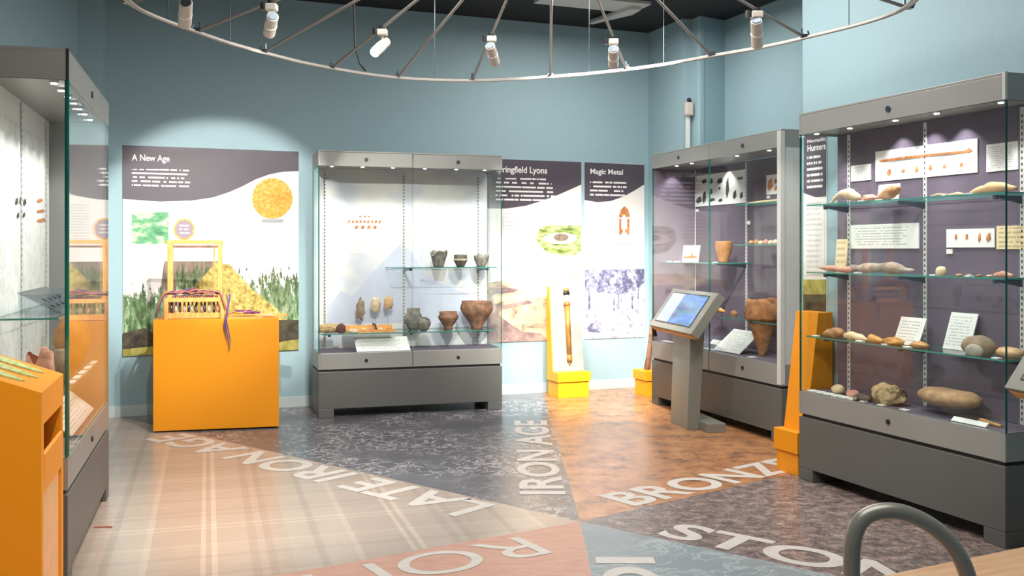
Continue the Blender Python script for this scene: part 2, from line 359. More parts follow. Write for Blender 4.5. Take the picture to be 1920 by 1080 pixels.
# ------------------------------------------------------------------ display cases
def pane(mb, x0, x1, y0, y1, z0, z1):   # glass box: broad faces clear (0), narrow edges green (1)
    d = (x1-x0, y1-y0, z1-z0); k = d.index(min(d))
    mi = [0 if k == 2 else 1]*2+[0 if k == 1 else 1, 0 if k == 0 else 1, 0 if k == 1 else 1, 0 if k == 0 else 1]
    mb.box(x0, x1, y0, y1, z0, z1, mi)
def case(label, fr, L, D, doors=2, Ht=2.24, hdr=.13, base=.385, deck=.54, back='white', ends=('glass', 'glass'), shelves=(), stds=(), lamps=(), lampE=14, feet=.075, wash=()):
    r = empty('display_case', fr.W(0, 0), fr.th, label, 'display case')
    b = MB(); b.box(0, L, 0, D, feet, base); fw = .13
    for x in (0, L-fw): b.box(x, x+fw, 0, D, 0, feet)
    b.build('base', 'base', r, bevel=.004)
    MB().box(.015, L-.015, .015, D-.015, base, base+.02).build('recess_strip', 'dark', r)
    w = L/doors; g = .003
    MB().box(.02, L-.02, .03, D-.005, base+.02, deck-.012).build('deck_box', 'metal', r)
    MB().box(.02, L-.02, .028, D-.02, deck-.012, deck-.002).build('deck_floor', 'purple' , r)
    zt = Ht-hdr
    for e, x0, x1 in ((ends[0], 0, .02), (ends[1], L-.02, L)):
        MB().box(x0, x1, 0.0, D, base+.02, deck).build('lower_end_rail', 'metal', r)
        MB().box(x0, x1, 0.0, D, zt, Ht-.012).build('upper_end_rail', 'metal', r)
        if e == 'glass':
            p = MB(); q0 = x0 if x0 == 0 else L-.010; pane(p, q0, q0+.010, .012, D, deck, zt); p.build('end_glass', ['glass', 'edged'], r)
        else:
            MB().box(x0+.001, x1-.001, .012, D, deck, zt).build('end_panel', e, r)
    MB().box(0, L, 0, D, Ht-.012, Ht).build('top_panel', 'metal', r, bevel=.002)
    MB().box(.021, L-.021, .03, D-.02, zt+.012, zt+.02).build('soffit', 'metal', r)
    for k in range(doors):
        x0, x1 = k*w+g, (k+1)*w-g
        for nm, z0, z1 in (('lower_door_rail', base+.02, deck), ('upper_door_rail', zt, Ht-.013)):
            X0, X1 = (x0 if k else 0), (x1 if k < doors-1 else L)
            rr = MB().box(X0+.0205*(k == 0), X1-.0205*(k == doors-1), 0, .026, z0, z1).build(nm, 'metal', r, bevel=.002)
            lk = MB(); c = (k+.5)*w; zz = (z0+z1)/2
            lk.tube([(c, 0.002, zz), (c, -.007, zz)], .017 if nm[0] == 'u' else .014, 16)
            lk.build('lock', 'chrome' if nm[0] == 'u' else 'black', rr)
        p = MB(); pane(p, x0, x1, .002, .012, deck+.0005, zt-.0005); p.build('glass_door', ['glass', 'edged'], r)
    bp = MB().box(.021 if ends[0] != 'glass' else .012, L-.012, D-.02, D, deck, zt+.01).build('back_panel', back, r)
    for a in stds:
        s = MB(); s.box(a-.012, a+.012, D-.026, D-.0205, deck, zt)
        s.build('shelf_standard', 'metal2', r)
        q = MB(); z = deck+.02
        while z < zt-.02: q.box(a-.004, a+.004, D-.0272, D-.0262, z, z+.014); z += .03
        o = q.build('slots', 'dark', r.children[-1] if False else r); o.name = 'standard_slots'
    for (x0, x1, y0, y1, z) in shelves:
        p = MB(); pane(p, x0, x1, y0, y1, z-.008, z); sh = p.build('glass_shelf', ['glass', 'edge'], r)
        for a in stds:
            if x0-.02 < a < x1+.02:
                q = MB(); q.prism([(y1+.0, z-.009), (y1+.0, z-.05), (y1-.05, z-.04), (y0+.06, z-.02), (y0+.06, z-.009)], a-.006, a+.006, ax='x')
                q.tube([(a, y0+.075, z-.0085), (a, y0+.075, z-.03)], .014, 12)
                q.build('shelf_bracket', 'chrome', sh)
    for a in lamps:
        q = MB(); q.tube([(a, .07, zt+.012), (a, .07, zt+.002)], .018, 12); hh = q.build('downlight', 'metal2', r)
        q = MB(); q.tube([(a, .07, zt+.0018), (a, .07, zt-.002)], .013, 12); q.build('lit_face', 'dl', hh)
        spotl((a, .08, zt-.02), (a, D, deck+.3), lampE, 90, .7, .006, (1, .97, .93), r, 'case_lamp')
    for (a, y) in wash: spotl((a, y, zt+.005), (a, y, deck), lampE*.5, 100, .6, .008, (1, .96, .98), r, 'case_lamp')
    return r, bp

c2, bp2 = case('grey glazed case between the two white panels, holding dark bowls and brown pots', K2, 1.6, .46, 2,
    back='pale', shelves=[(.03, 1.57, .04, .43, .70), (.64, 1.57, .06, .43, 1.255)], stds=[K2.A(609, .44), K2.A(757, .44), K2.A(896, .44)],
    lamps=[.12, .38, .64, .92, 1.2, 1.46], lampE=7)
M['softdeck'] = M['purple']
c3, bp3 = case('grey case with aubergine lining behind the touchscreen kiosk, holding the tall urn', K3, 2.06, .46, 2, Ht=2.28, base=.40, deck=.575,
    back='purple', ends=('purple', 'metal2'), shelves=[(.04, 1.02, .06, .43, 1.30), (1.0, 2.02, .12, .43, .85), (1.1, 2.02, .2, .43, 1.45), (1.1, 2.02, .2, .43, 1.78)],
    stds=[K3.A(1302, .44)+.015, K3.A(1400, .44)], lamps=[.35, .62, 1.35, 1.8], lampE=8, wash=[(.10, .2), (.62, .36), (1.75, .36)])
# broad end stile of the case beside the kiosk
MB().box(2.018, 2.064, -.010, .03, .43, 2.267).build('corner_post', 'metal2', c3, bevel=.003)
cr, bpr = case('large aubergine-lined case of flints and stones beside the steel hoop', KR, 1.551, .30, 1,
    back='purple', shelves=[(.03, 1.52, .03, .27, 1.68), (.03, 1.52, .03, .27, 1.27), (.03, 1.52, .03, .27, .88)],
    stds=[KR.A(1590, .27), KR.A(1733, .27), KR.A(1915, .27)], lamps=[.08, .38, .75, 1.05, 1.46], lampE=8, wash=[(KR.A(1672, .2), .2), (KR.A(1730, .2), .2), (KR.A(1788, .2), .2)])
MB().box(1.538, 1.557, -.008, .008, 2.11, 2.24).build('corner_post', 'metal2', cr)
c1, bp1 = case('tall glazed case in the left foreground with round pots and green glass corner', K1, 1.61, .33, 1,
    back='white', ends=('glass', 'metal'), shelves=[(.03, 1.57, .04, .29, 1.12), (.03, 1.57, .04, .29, .78)], stds=[.75, 1.45], lamps=[.12, .32, .52, .72, .92, 1.12, 1.35], lampE=7)
MB().box(-.004, .010, -.004, .008, 2.11, 2.24).build('corner_post', 'dark', c1)
M['teal'] = flat('bright_green_glass_edge', srgb(10, 128, 110), .1, spec=.8)
MB().box(-.006, .0085, -.006, .0018, .545, 2.11).build('glass_corner', 'teal', c1)
MB().box(-.002, .02, .27, .33, .54, 2.11).build('back_stile', 'metal', c1)

# ------------------------------------------------------------------ printed wall panels
def poly_px(fr, pts, d): return [fr.P(x, y, d) for x, y in pts]
def ell(cx, cy, rx, ry, n=28, q0=0, q1=360): return [(cx+rx*math.cos(math.radians(q0+(q1-q0)*k/n)), cy+ry*math.sin(math.radians(q0+(q1-q0)*k/n))) for k in range(n+(q1-q0 < 360))]
def panel(fr, px0, px1, z0, z1, label, name='wall_panel', d=-.002):
    a0, a1 = fr.A(px0, d-.01), fr.A(px1, d-.01)
    r = empty(name, fr.W(a0, 0), fr.th, label, 'wall panel')
    MB().box(0, a1-a0, d-.008, d, z0, z1).build('board', 'print', r)
    lay = [d-.0085]
    def put(nm, pts, mat, step=.0006):
        lay[0] -= step; y = lay[0]
        pl = [(a-a0, z) for a, z in poly_px(fr, pts, y)]
        pl = [(min(max(a, 0), a1-a0), min(max(z, z0), z1)) for a, z in pl]
        return MB().prism(pl, y, y+step*.9).build(nm, mat, r)
    def title(txt, x0, y0, x1, y1):
        lay[0] -= .0006; y = lay[0]
        p0 = fr.P(x0, y1, y); p1 = fr.P(x1, y0, y); o = text_mesh('title', txt, 'ink', r, .02)
        zc = fr.Z((x0+x1)/2, y0, y); zb = fr.Z((x0+x1)/2, y1, y)
        fit(o, lambda u, v: (p0[0]-a0+u*(p1[0]-p0[0]), y, zb+v*(zc-zb)))
    return r, put, title
rect = lambda x0, y0, x1, y1: [(x0, y1), (x1, y1), (x1, y0), (x0, y0)]
M['t_hdr'] = lines_mat('header_small_print', srgb(82, 74, 86), srgb(235, 232, 232), 5, 16, x0=0, y0=0, y1=1, clear=True)
M['t_hdr2'] = lines_mat('header_small_print_b', srgb(82, 74, 86), srgb(235, 232, 232), 6, 16, x0=0, y0=0, y1=1, seed=3, clear=True)
M['t_hdr3'] = lines_mat('header_small_print_c', srgb(82, 74, 86), srgb(235, 232, 232), 4, 14, x0=0, y0=0, y1=1, seed=9, clear=True)
M['t_pale'] = lines_mat('faint_small_print', srgb(234, 230, 228), srgb(170, 170, 172), 14, 22, x0=0, y0=0, y1=1, amt=.55)
M['t_card'] = lines_mat('card_small_print', srgb(232, 232, 228), srgb(150, 150, 150), 9, 18, amt=.6)
M['t_card2'] = lines_mat('card_small_print_b', srgb(226, 226, 224), srgb(140, 140, 142), 12, 14, amt=.5, seed=4)
M['t_cream'] = lines_mat('cream_card_print', srgb(232, 212, 170), srgb(150, 130, 100), 5, 14, amt=.6, seed=2)
M['ph_green'] = mottled('green_valley_photo', [(.36, srgb(40, 130, 80)), (.5, srgb(110, 180, 130)), (.58, srgb(226, 222, 196)), (.7, srgb(90, 160, 90))], 6, (1, 1, 2.2), rough=.5, bump=0)
M['ph_gold'] = mottled('gold_coin_photo', [(.35, srgb(214, 146, 36)), (.5, srgb(236, 172, 56)), (.66, srgb(250, 206, 110))], 40, rough=.5, bump=0)
M['ph_lav'] = lines_mat('badge_print', srgb(160, 146, 158), srgb(225, 220, 222), 5, 8, x0=.2, x1=.85, y0=.15, y1=.85)
M['ph_thatch'] = mottled('thatch_photo', [(.3, srgb(120, 100, 40)), (.5, srgb(190, 168, 84)), (.7, srgb(224, 204, 130))], 30, rough=.6, bump=0)
M['ph_leaf'] = mottled('foliage_photo', [(.35, srgb(40, 62, 34)), (.5, srgb(98, 124, 78)), (.65, srgb(176, 190, 160))], 22, (1, 1, .5), rough=.6, bump=0)
M['ph_dark'] = mottled('hedge_shadow_photo', [(.35, srgb(26, 24, 18)), (.65, srgb(80, 72, 50))], 14, rough=.6, bump=0)
M['ph_lawn'] = mottled('lawn_photo', [(.35, srgb(130, 120, 50)), (.65, srgb(190, 180, 96))], 10, rough=.6, bump=0)
M['ph_wood'] = mottled('timber_photo', [(.35, srgb(100, 84, 70)), (.65, srgb(150, 134, 120))], 12, (4, 4, .6), rough=.6, bump=0)
M['ph_field'] = mottled('earthwork_photo', [(.36, srgb(80, 100, 50)), (.5, srgb(140, 160, 84)), (.58, srgb(200, 180, 150)), (.7, srgb(120, 150, 70))], 8, (1, 1, 3), rough=.6, bump=0)
M['ph_sepia'] = mottled('sepia_aerial_photo', [(.36, srgb(120, 98, 104)), (.46, srgb(206, 184, 150)), (.6, srgb(236, 218, 178)), (.72, srgb(160, 136, 130))], 3.2, (1, 1, 1.6), rough=.6, bump=0, dist=1)
M['ph_sepia2'] = mottled('sepia_shadow_photo', [(.4, srgb(120, 98, 108)), (.65, srgb(188, 164, 150))], 7, rough=.6, bump=0)
M['ph_sketch'] = mottled('ink_sketch_photo', [(.44, srgb(84, 86, 116)), (.54, srgb(140, 140, 166)), (.63, srgb(214, 208, 212))], 16, rough=.6, bump=0, detail=8, rgh=.7)
M['ph_sketch2'] = mottled('ink_sketch_light', [(.40, srgb(140, 138, 158)), (.47, srgb(216, 210, 210)), (.7, srgb(228, 222, 218))], 18, rough=.6, bump=0, detail=8)
M['ph_rust'] = mottled('artefact_photo', [(.35, srgb(150, 80, 40)), (.65, srgb(220, 150, 90))], 40, rough=.6, bump=0)
M['ph_cream'] = flat('village_print', srgb(222, 206, 172), .6)
M['cap'] = flat('caption_grey', srgb(168, 172, 178), .6)

def leafy(name, base, seed):
    m, n, l, b = _mat(name); b.inputs['Roughness'].default_value = .6
    tc = n.new('ShaderNodeTexCoord'); mp = n.new('ShaderNodeMapping'); mp.inputs['Scale'].default_value = (1.6, 1, .55); mp.inputs['Location'].default_value = (seed, 0, 0); l.new(tc.outputs['Object'], mp.inputs[0])
    t = n.new('ShaderNodeTexNoise'); t.inputs['Scale'].default_value = 17; t.inputs['Detail'].default_value = 6; t.inputs['Roughness'].default_value = .7; l.new(mp.outputs[0], t.inputs[0])
    r = n.new('ShaderNodeValToRGB'); e = r.color_ramp.elements
    while len(e) < 3: e.new(.5)
    for k, (p, c) in enumerate([(.38, srgb(58, 74, 44)), (.5, base), (.64, srgb(190, 204, 176))]): e[k].position = p; e[k].color = c4(c)
    l.new(t.outputs['Fac'], r.inputs[0]); l.new(r.outputs[0], b.inputs['Base Color'])
    sp = n.new('ShaderNodeSeparateXYZ'); l.new(tc.outputs['Generated'], sp.inputs[0])
    th = mth(n, l, 'MULTIPLY_ADD', sp.outputs[2], -.42, .80)
    k = n.new('ShaderNodeMapRange'); l.new(mth(n, l, 'SUBTRACT', th, t.outputs['Fac']), k.inputs[0]); k.inputs[1].default_value = -.05; k.inputs[2].default_value = .05
    l.new(k.outputs[0], b.inputs['Alpha']); return m
M['ph_leaf'] = leafy('reed_foliage_photo', srgb(112, 138, 92), 0); M['ph_leaf2'] = leafy('tree_foliage_photo', srgb(92, 130, 80), 5)
def spiky(x0, x1, yb, yt, n, seed):
    rnd = random.Random(seed); top = []
    for k in range(n+1):
        x = x0+(x1-x0)*k/n; top.append((x, yt+rnd.uniform(-14, 10) if k % 2 else yt+rnd.uniform(6, 26)))
    return [(x0, yb), (x1, yb)]+top[::-1]

p, put, title = panel(FB, 230, 560, .51, 2.29, 'white printed panel with gold circle and thatched roundhouse, behind the wooden loom')
put('header', [(230, 272), (560, 283), (560, 321), (530, 322), (505, 327), (480, 336), (455, 349), (430, 360), (400, 370), (360, 376), (300, 378), (230, 373)], 'hdr')
title('A New Age', 247, 290, 318, 306)
put('text_block', rect(247, 317, 376, 351), 't_hdr')
put('landscape_photo', rect(247, 398, 316, 457), 'ph_green')
put('badge_rim', ell(345.5, 430, 19.5, 20), 'ph_gold'); put('badge', ell(345.5, 430, 16.5, 17), 'ph_lav')
put('coin_photo', ell(510.5, 372, 38, 38), 'ph_gold'); put('caption', rect(491, 411, 531, 417), 'cap')
put('text_block', rect(374, 386, 466, 456), 't_pale')
put('timber_house', [(300, 640), (288, 590), (302, 540), (308, 490), (414, 490), (414, 505), (340, 540), (330, 640)], 'ph_wood')
for k, a in enumerate([(231, 305, 645, 530, 22), (330, 400, 560, 500, 16), (425, 500, 640, 505, 22), (498, 560, 640, 505, 20), (508, 545, 640, 500, 10)]): put('foliage', spiky(*a, k), 'ph_leaf2' if k in (0, 3) else 'ph_leaf')
put('thatched_roof', [(300, 625), (345, 560), (405, 492), (430, 496), (470, 540), (520, 580), (545, 610), (558, 625), (545, 640), (300, 645)], 'ph_thatch')
put('hedge', [(230, 668), (230, 625), (270, 615), (300, 630), (300, 660)], 'ph_dark'); put('hedge', [(520, 600), (560, 600), (560, 656), (520, 656)], 'ph_dark')
put('lawn', [(230, 668), (230, 655), (300, 648), (300, 665)], 'ph_lawn'); put('lawn', [(505, 658), (505, 648), (530, 640), (560, 636), (560, 656)], 'ph_lawn')

p, put, title = panel(FB, 903, 1090, .51, 2.29, 'wide white printed panel with aerial field photo, partly behind the case of bowls')
put('header', [(903, 295), (1090, 303), (1090, 346), (1070, 355), (1045, 366), (1015, 377), (985, 386), (950, 391), (903, 391)], 'hdr')
title('Springfield Lyons', 928, 312, 1026, 328)
put('text_block', rect(930, 334, 1058, 378), 't_hdr2')
put('text_block', rect(946, 398, 1000, 500), 't_pale')
put('enclosure_photo', [(1089, 423), (1089, 473), (1075, 479), (1050, 479), (1025, 472), (1010, 458), (1006, 444), (1012, 428), (1025, 422)], 'ph_field')
put('village_print', ell(1050, 447, 32, 11), 'ph_cream'); put('village_huts', ell(1052, 445, 14, 7), 'ph_wood')
put('aerial_photo', [(903, 648), (1090, 638), (1090, 540), (1080, 516), (1040, 514), (985, 517), (930, 528), (903, 532)], 'ph_sepia')
put('earthwork_shadow', [(903, 648), (1028, 642), (1015, 625), (980, 622), (955, 606), (935, 590), (945, 565), (903, 580)], 'ph_sepia2')
put('earthwork_shadow', [(935, 574), (990, 563), (1000, 568), (940, 582)], 'ph_sepia2')

p, put, title = panel(FB, 1096, 1208, .51, 2.29, 'narrow white printed panel with blue ink sketch below, nearest the room corner')
put('header', [(1096, 303), (1208, 309), (1208, 346), (1190, 357), (1170, 368), (1145, 377), (1120, 379), (1096, 375)], 'hdr')
title('Magic Metal', 1107, 317, 1168, 330)
put('text_block', rect(1106, 340, 1186, 369), 't_hdr3')
put('text_block', rect(1106, 392, 1148, 496), 't_pale'); put('text_block', rect(1155, 464, 1203, 496), 't_pale'); put('caption', rect(1156, 453, 1185, 459), 'cap')
for q in ((1161, 410, 1165, 440), (1176, 410, 1180, 440), (1163, 393, 1178, 398), (1161, 430, 1168, 436), (1172, 430, 1180, 436)): put('artefact_print', rect(*q), 'ph_rust')
put('artefact_print', [(1160, 405), (1166, 392), (1171, 386), (1177, 392), (1181, 405), (1175, 408), (1170, 400), (1166, 408)], 'ph_rust')
put('sketch_light', rect(1096, 505, 1208, 637), 'ph_sketch2'); put('sketch_roof', [(1096, 545), (1150, 552), (1185, 548), (1208, 530), (1208, 504), (1096, 506)], 'ph_sketch')
for q in ((1103, 545, 1107, 580), (1150, 548, 1153, 585), (1158, 550, 1161, 580), (1184, 535, 1187, 580), (1196, 530, 1198, 575)): put('sketch_post', rect(*q), 'ph_sketch')
put('sketch_figures', [(1100, 615), (1110, 605), (1130, 612), (1126, 624), (1104, 622)], 'ph_sketch')

p, put, title = panel(FN, 1506.5, 1549, .51, 2.29, 'narrow printed panel on the near blue wall, seen through the end of the flint case')
put('header', [(1506, 225), (1550, 205), (1550, 368), (1530, 370), (1506, 362)], 'hdr')
title('Nomadic', 1514, 259, 1548, 266); title('Hunters', 1514, 270, 1548, 282)
put('text_block', rect(1513, 291, 1548, 354), 't_hdr2'); put('text_block', rect(1511, 378, 1546, 515), 't_pale')
put('river_photo', rect(1506, 524, 1549, 600), 'ph_dark'); put('bank_photo', rect(1506, 524, 1549, 552), 'ph_lawn')

# ------------------------------------------------------------------ prints on the backs of cases (parts of the case)
def backprint(root, fr, D, x0, y0, x1, y1, mat, nm='caption_board', t=.004, skew=True, y=None):
    yy = D-.0205 if y is None else y
    a0, a1 = fr.A(x0, yy), fr.A(x1, yy); xm = (x0+x1)/2; z1, z0 = fr.Z(xm, y0, yy), fr.Z(xm, y1, yy)
    return MB().box(a0, a1, yy-t, yy, z0, z1).build(nm, mat, root)
def specks(root, fr, yy, items, mat, nm):
    for (x0, y0, x1, y1) in items:
        cx, cy = (x0+x1)/2, (y0+y1)/2
        pl = [(x0, cy+(y1-cy)*.5), (cx-(x1-x0)*.15, y1), (x1, cy+(y1-cy)*.3), (cx+(x1-x0)*.3, y0), (x0+(x1-x0)*.2, cy-(cy-y0)*.5)]
        MB().prism([fr.P(a, b, yy) for a, b in pl], yy-.0015, yy).build(nm, mat, root)
# case of bowls
b = backprint(c2, K2, .46, 648, 398, 721, 436, 'print', 'artefact_sheet', .001)
specks(c2, K2, .4385, [(673, 404, 678, 408), (682, 404, 687, 408), (690, 404, 694, 408)]+[(652+k*7.2, 412, 657+k*7.2, 419) for k in range(9)]+[(665+k*11.5, 422, 672+k*11.5, 430) for k in range(4)], 'ph_rust', 'artefact_print')
backprint(c2, K2, .46, 648, 440, 684, 476, 't_pale', 'text_block', .001)
M['shade'] = flat('lavender_hill_print', srgb(200, 206, 224), .7, var=.04)
for pl in ([(690, 520), (752, 456), (770, 470), (800, 520), (860, 545), (905, 560), (905, 605), (613, 605), (613, 575), (640, 545), (660, 555)],):
    MB().prism([K2.P(a, b, .4395) for a, b in pl], .4385, .4395).build('hill_print', 'shade', c2)
# aubergine case behind kiosk
backprint(c3, K3, .46, 1304, 324, 1399, 384, 'white', 'artefact_board', .006)
M['ph_dgreen'] = mottled('bronze_green_photo', [(.35, srgb(20, 26, 22)), (.65, srgb(84, 92, 70))], 30, rough=.6, bump=0)
specks(c3, K3, .433, [(1316, 335, 1325, 345), (1328, 334, 1337, 346), (1344, 333, 1355, 345), (1361, 330, 1367, 372), (1382, 331, 1394, 337), (1305, 368, 1316, 382), (1317, 357, 1324, 382), (1331, 353, 1336, 365), (1329, 371, 1341, 378), (1347, 372, 1355, 379), (1374, 356, 1381, 374), (1387, 359, 1393, 373), (1347, 350, 1351, 356)], 'ph_dgreen', 'artefact_print')
backprint(c3, K3, .46, 1438, 327, 1470, 364, 'white', 'artefact_board', .006)
specks(c3, K3, .433, [(1439, 334, 1449, 358), (1452, 334, 1457, 345), (1452, 348, 1458, 358)], 'ph_rust', 'artefact_print')
backprint(c3, K3, .46, 1438, 367, 1444, 372, 'white', 'number_tag'); backprint(c3, K3, .46, 1305, 392, 1310, 397, 'white', 'number_tag'); backprint(c3, K3, .46, 1401, 414, 1407, 421, 'white', 'number_tag')
# flint case
M['t_right'] = M['t_card2']
def board(x0, y0, x1, y1, mat, nm='caption_board'):
    yy = .2795; a0, a1 = KR.A(x0, yy), KR.A(x1, yy); xm = (x0+x1)/2
    return MB().box(a0, a1, yy-.006, yy, KR.Z(xm, y1, yy), KR.Z(xm, y0, yy)).build(nm, mat, cr)
board(1597, 309, 1634, 339, 't_card'); board(1643, 272, 1834, 332, 'white', 'artefact_board'); board(1851, 268, 1910, 320, 't_card2')
board(1596, 420, 1724, 466, 't_card'); board(1776, 429, 1866, 464, 'white', 'artefact_board'); board(1870, 423, 1935, 467, 't_cream', 'cream_caption_board'); board(1776, 467, 1787, 476, 'white', 'number_tag')
yy = .2725
pl = [(1648, 302), (1652, 300), (1700, 293), (1760, 287), (1812, 282), (1816, 277), (1824, 282), (1818, 286), (1760, 291), (1700, 298), (1652, 304)]
MB().prism([KR.P(a, b, yy) for a, b in pl], yy-.002, yy).build('spear_print', 'ph_rust', cr)
specks(cr, KR, yy, [(1663, 316, 1671, 330), (1690, 317, 1697, 324), (1715, 310, 1722, 324), (1741, 308, 1748, 320), (1768, 308, 1774, 316), (1799, 304, 1806, 314), (1790, 438, 1795, 450), (1810, 438, 1815, 450), (1834, 436, 1839, 455), (1849, 436, 1858, 454)], 'ph_rust', 'artefact_print')
# left foreground case: pictures on white back
M['t_faint'] = mottled('faint_line_drawing', [(.44, srgb(214, 212, 210)), (.5, srgb(226, 225, 223)), (.6, srgb(232, 231, 229))], 9, rough=.6, bump=0, detail=8, dist=2)
yb = .309
MB().box(.03, 1.55, yb-.001, yb, .70, 2.0).build('line_drawing_print', 't_faint', c1)
specks(c1, K1, yb-.0015, [(28, 370, 34, 385), (36, 366, 42, 384), (43, 372, 49, 386), (31, 398, 36, 410), (42, 398, 47, 408)], 'ph_dgreen', 'artefact_print')
specks(c1, K1, yb-.0015, [(68, 372, 80, 380), (68, 392, 84, 399), (68, 409, 86, 417)], 'ph_rust', 'artefact_print')

# ------------------------------------------------------------------ small makers for the exhibits
def pos(fr, px, d, z):
    a = fr.A(px, d); P = fr.W(a, d, z); return P, P.y/F
M['grey_pot'] = mottled('grey_earthenware', [(.35, srgb(92, 88, 80)), (.65, srgb(150, 146, 136))], 22, rough=.85, bump=.5)
M['red_pot'] = mottled('red_brown_earthenware', [(.3, srgb(88, 66, 54)), (.5, srgb(134, 96, 74)), (.7, srgb(168, 120, 92))], 16, rough=.8, bump=.5)
M['urn_pot'] = mottled('buff_earthenware', [(.3, srgb(122, 78, 48)), (.5, srgb(172, 116, 74)), (.7, srgb(204, 150, 104))], 14, rough=.85, bump=.6)
M['or_pot'] = mottled('orange_earthenware', [(.3, srgb(150, 96, 50)), (.7, srgb(196, 136, 82))], 14, rough=.7, bump=.3)
M['dk_pot'] = mottled('dark_striped_pot', [(.35, srgb(56, 48, 42)), (.65, srgb(110, 98, 88))], 22, rough=.8, bump=.4)
M['pink_pot'] = mottled('pinkish_earthenware', [(.3, srgb(170, 110, 92)), (.7, srgb(220, 164, 140))], 16, rough=.85, bump=.6)
M['bone'] = mottled('pale_bone', [(.3, srgb(176, 150, 118)), (.6, srgb(224, 206, 176)), (.75, srgb(240, 228, 206))], 20, rough=.7, bump=.4)
M['antler'] = mottled('grey_antler', [(.3, srgb(120, 104, 92)), (.6, srgb(176, 158, 142)), (.75, srgb(206, 188, 170))], 18, rough=.75, bump=.6)
M['flint'] = mottled('brown_flint', [(.3, srgb(104, 72, 48)), (.55, srgb(172, 124, 82)), (.75, srgb(222, 186, 140))], 14, rough=.4, bump=.6)
M['ochre'] = mottled('ochre_flint', [(.3, srgb(150, 100, 48)), (.7, srgb(214, 160, 92))], 14, rough=.4, bump=.6)
M['palest'] = mottled('cream_flint', [(.3, srgb(180, 152, 110)), (.7, srgb(236, 216, 178))], 12, rough=.5, bump=.5)
M['cobble'] = mottled('brown_cobble', [(.3, srgb(118, 98, 78)), (.7, srgb(166, 144, 118))], 18, rough=.7, bump=.3)
M['greyst'] = mottled('grey_cobble', [(.3, srgb(142, 134, 120)), (.7, srgb(182, 174, 158))], 18, rough=.7, bump=.3)
M['quern'] = mottled('sandstone_quern', [(.3, srgb(150, 116, 82)), (.7, srgb(196, 158, 118))], 22, rough=.85, bump=.5)
M['tanst'] = mottled('tan_cobble', [(.3, srgb(190, 148, 106)), (.7, srgb(222, 182, 138))], 10, rough=.6, bump=.2)
M['nodule'] = mottled('pitted_nodule', [(.34, srgb(70, 56, 44)), (.46, srgb(176, 148, 106)), (.7, srgb(222, 200, 158))], 16, rough=.7, bump=1., bd=.02)

def pot(name, label, fr, px0, px1, py, d, z, prof, mat, hgt, broken=0, group=None, wobble=.02, cat='pot', n=32, extra=None):
    """prof: (radius, height) from foot to rim in 0..1; the body has a real wall."""
    P, k = pos(fr, (px0+px1)/2, d, z); R = (px1-px0)/2*k; Hh = hgt*k if hgt > 3 else hgt
    mr = max(r for r, _ in prof); out = [(r/mr*R, zz*Hh) for r, zz in prof]
    t = R*.07; inn = [(max(r-t, .002), max(zz, t)) for r, zz in out[::-1]]
    full = [(.0005, 0)]+out+inn+[(.0005, inn[-1][1])]
    sd = random.uniform(0, 99)
    def rim(q, zz):
        if not broken: return zz
        cut = 1-broken*(.5+.5*math.sin(q*2+sd)+.35*math.sin(q*5+sd*2))*.8
        return min(zz, Hh*max(.45, min(1, cut)))
    m = MB().lathe(full, n, rim=rim)
    m.v = [tuple(Vector(v)*(1+wobble*noise.noise(Vector(v)*14+Vector((sd, 0, 0)))) if v[2] > .001 else v) for v in m.v]
    o = m.build(name, mat, loc=P, rot=(0, 0, fr.th), smooth=True)
    return tag(o, label, cat, group)
def stone(name, label, fr, px0, px1, py0, py1, d, z, mat, depth=None, rough=.25, fr_n=2.2, cat='stone', seed=None, rings=14, n=22, flatb=.75, tilt=0, group=None):
    P, k = pos(fr, (px0+px1)/2, d, z)
    a0, a1 = fr.A(px0, d), fr.A(px1, d); Lx = abs(a1-a0)
    vis = (px1-px0)*k; Lx = min(Lx, vis*1.15); hz = (py1-py0)*k; dy = depth or min(Lx*.7, .16); sd = random.uniform(0, 99) if seed is None else seed
    fn = lambda v: 1+rough*(noise.noise(v*fr_n+Vector((sd, 1, 2)))+.4*noise.noise(v*fr_n*2.3+Vector((sd, 5, 2))))
    m = MB().ball((0, 0, hz*.5), (Lx/2, dy/2, hz/2), n, rings, fn=fn)
    zmin = min(v[2] for v in m.v); zf = zmin+(hz*.5-zmin)*(1-flatb)
    m.v = [(x, y, max(zz, zf)-zf) for x, y, zz in m.v]
    o = m.build(name, mat, loc=P, rot=(0, 0, fr.th+tilt), smooth=True)
    return tag(o, label, cat, group)
def longb(name, label, fr, pts, rad, d, z, mat, cat='bone', nz=.3, group=None):
    """A bone, antler or stick: a bumpy tapering rod through pixel columns, heights above the shelf in metres."""
    px0 = pts[0][0]; a0 = fr.A(px0, d); P = fr.W(a0, d, z)
    pp = [(fr.A(px, d+dd)-a0, dd, h) for px, dd, h in pts]
    fine, fr_ = [], []
    for i in range(len(pp)-1):
        for j in range(5):
            t = j/5; fine.append(Vector(pp[i]).lerp(Vector(pp[i+1]), t)); fr_.append((rad[i]*(1-t)+rad[i+1]*t)*(1+nz*noise.noise(Vector((i+t, d*9, px0*.1))*1.7)))
    fine.append(Vector(pp[-1])); fr_.append(rad[-1])
    m = MB().tube(fine, fr_, 10)
    zm = min(v[2] for v in m.v); m.v = [(x, y, max(zz-max(zm, 0) if zm > 0 else zz, 0)) for x, y, zz in m.v]
    o = m.build(name, mat, loc=P, rot=(0, 0, fr.th), smooth=True)
    return tag(o, label, cat, group)
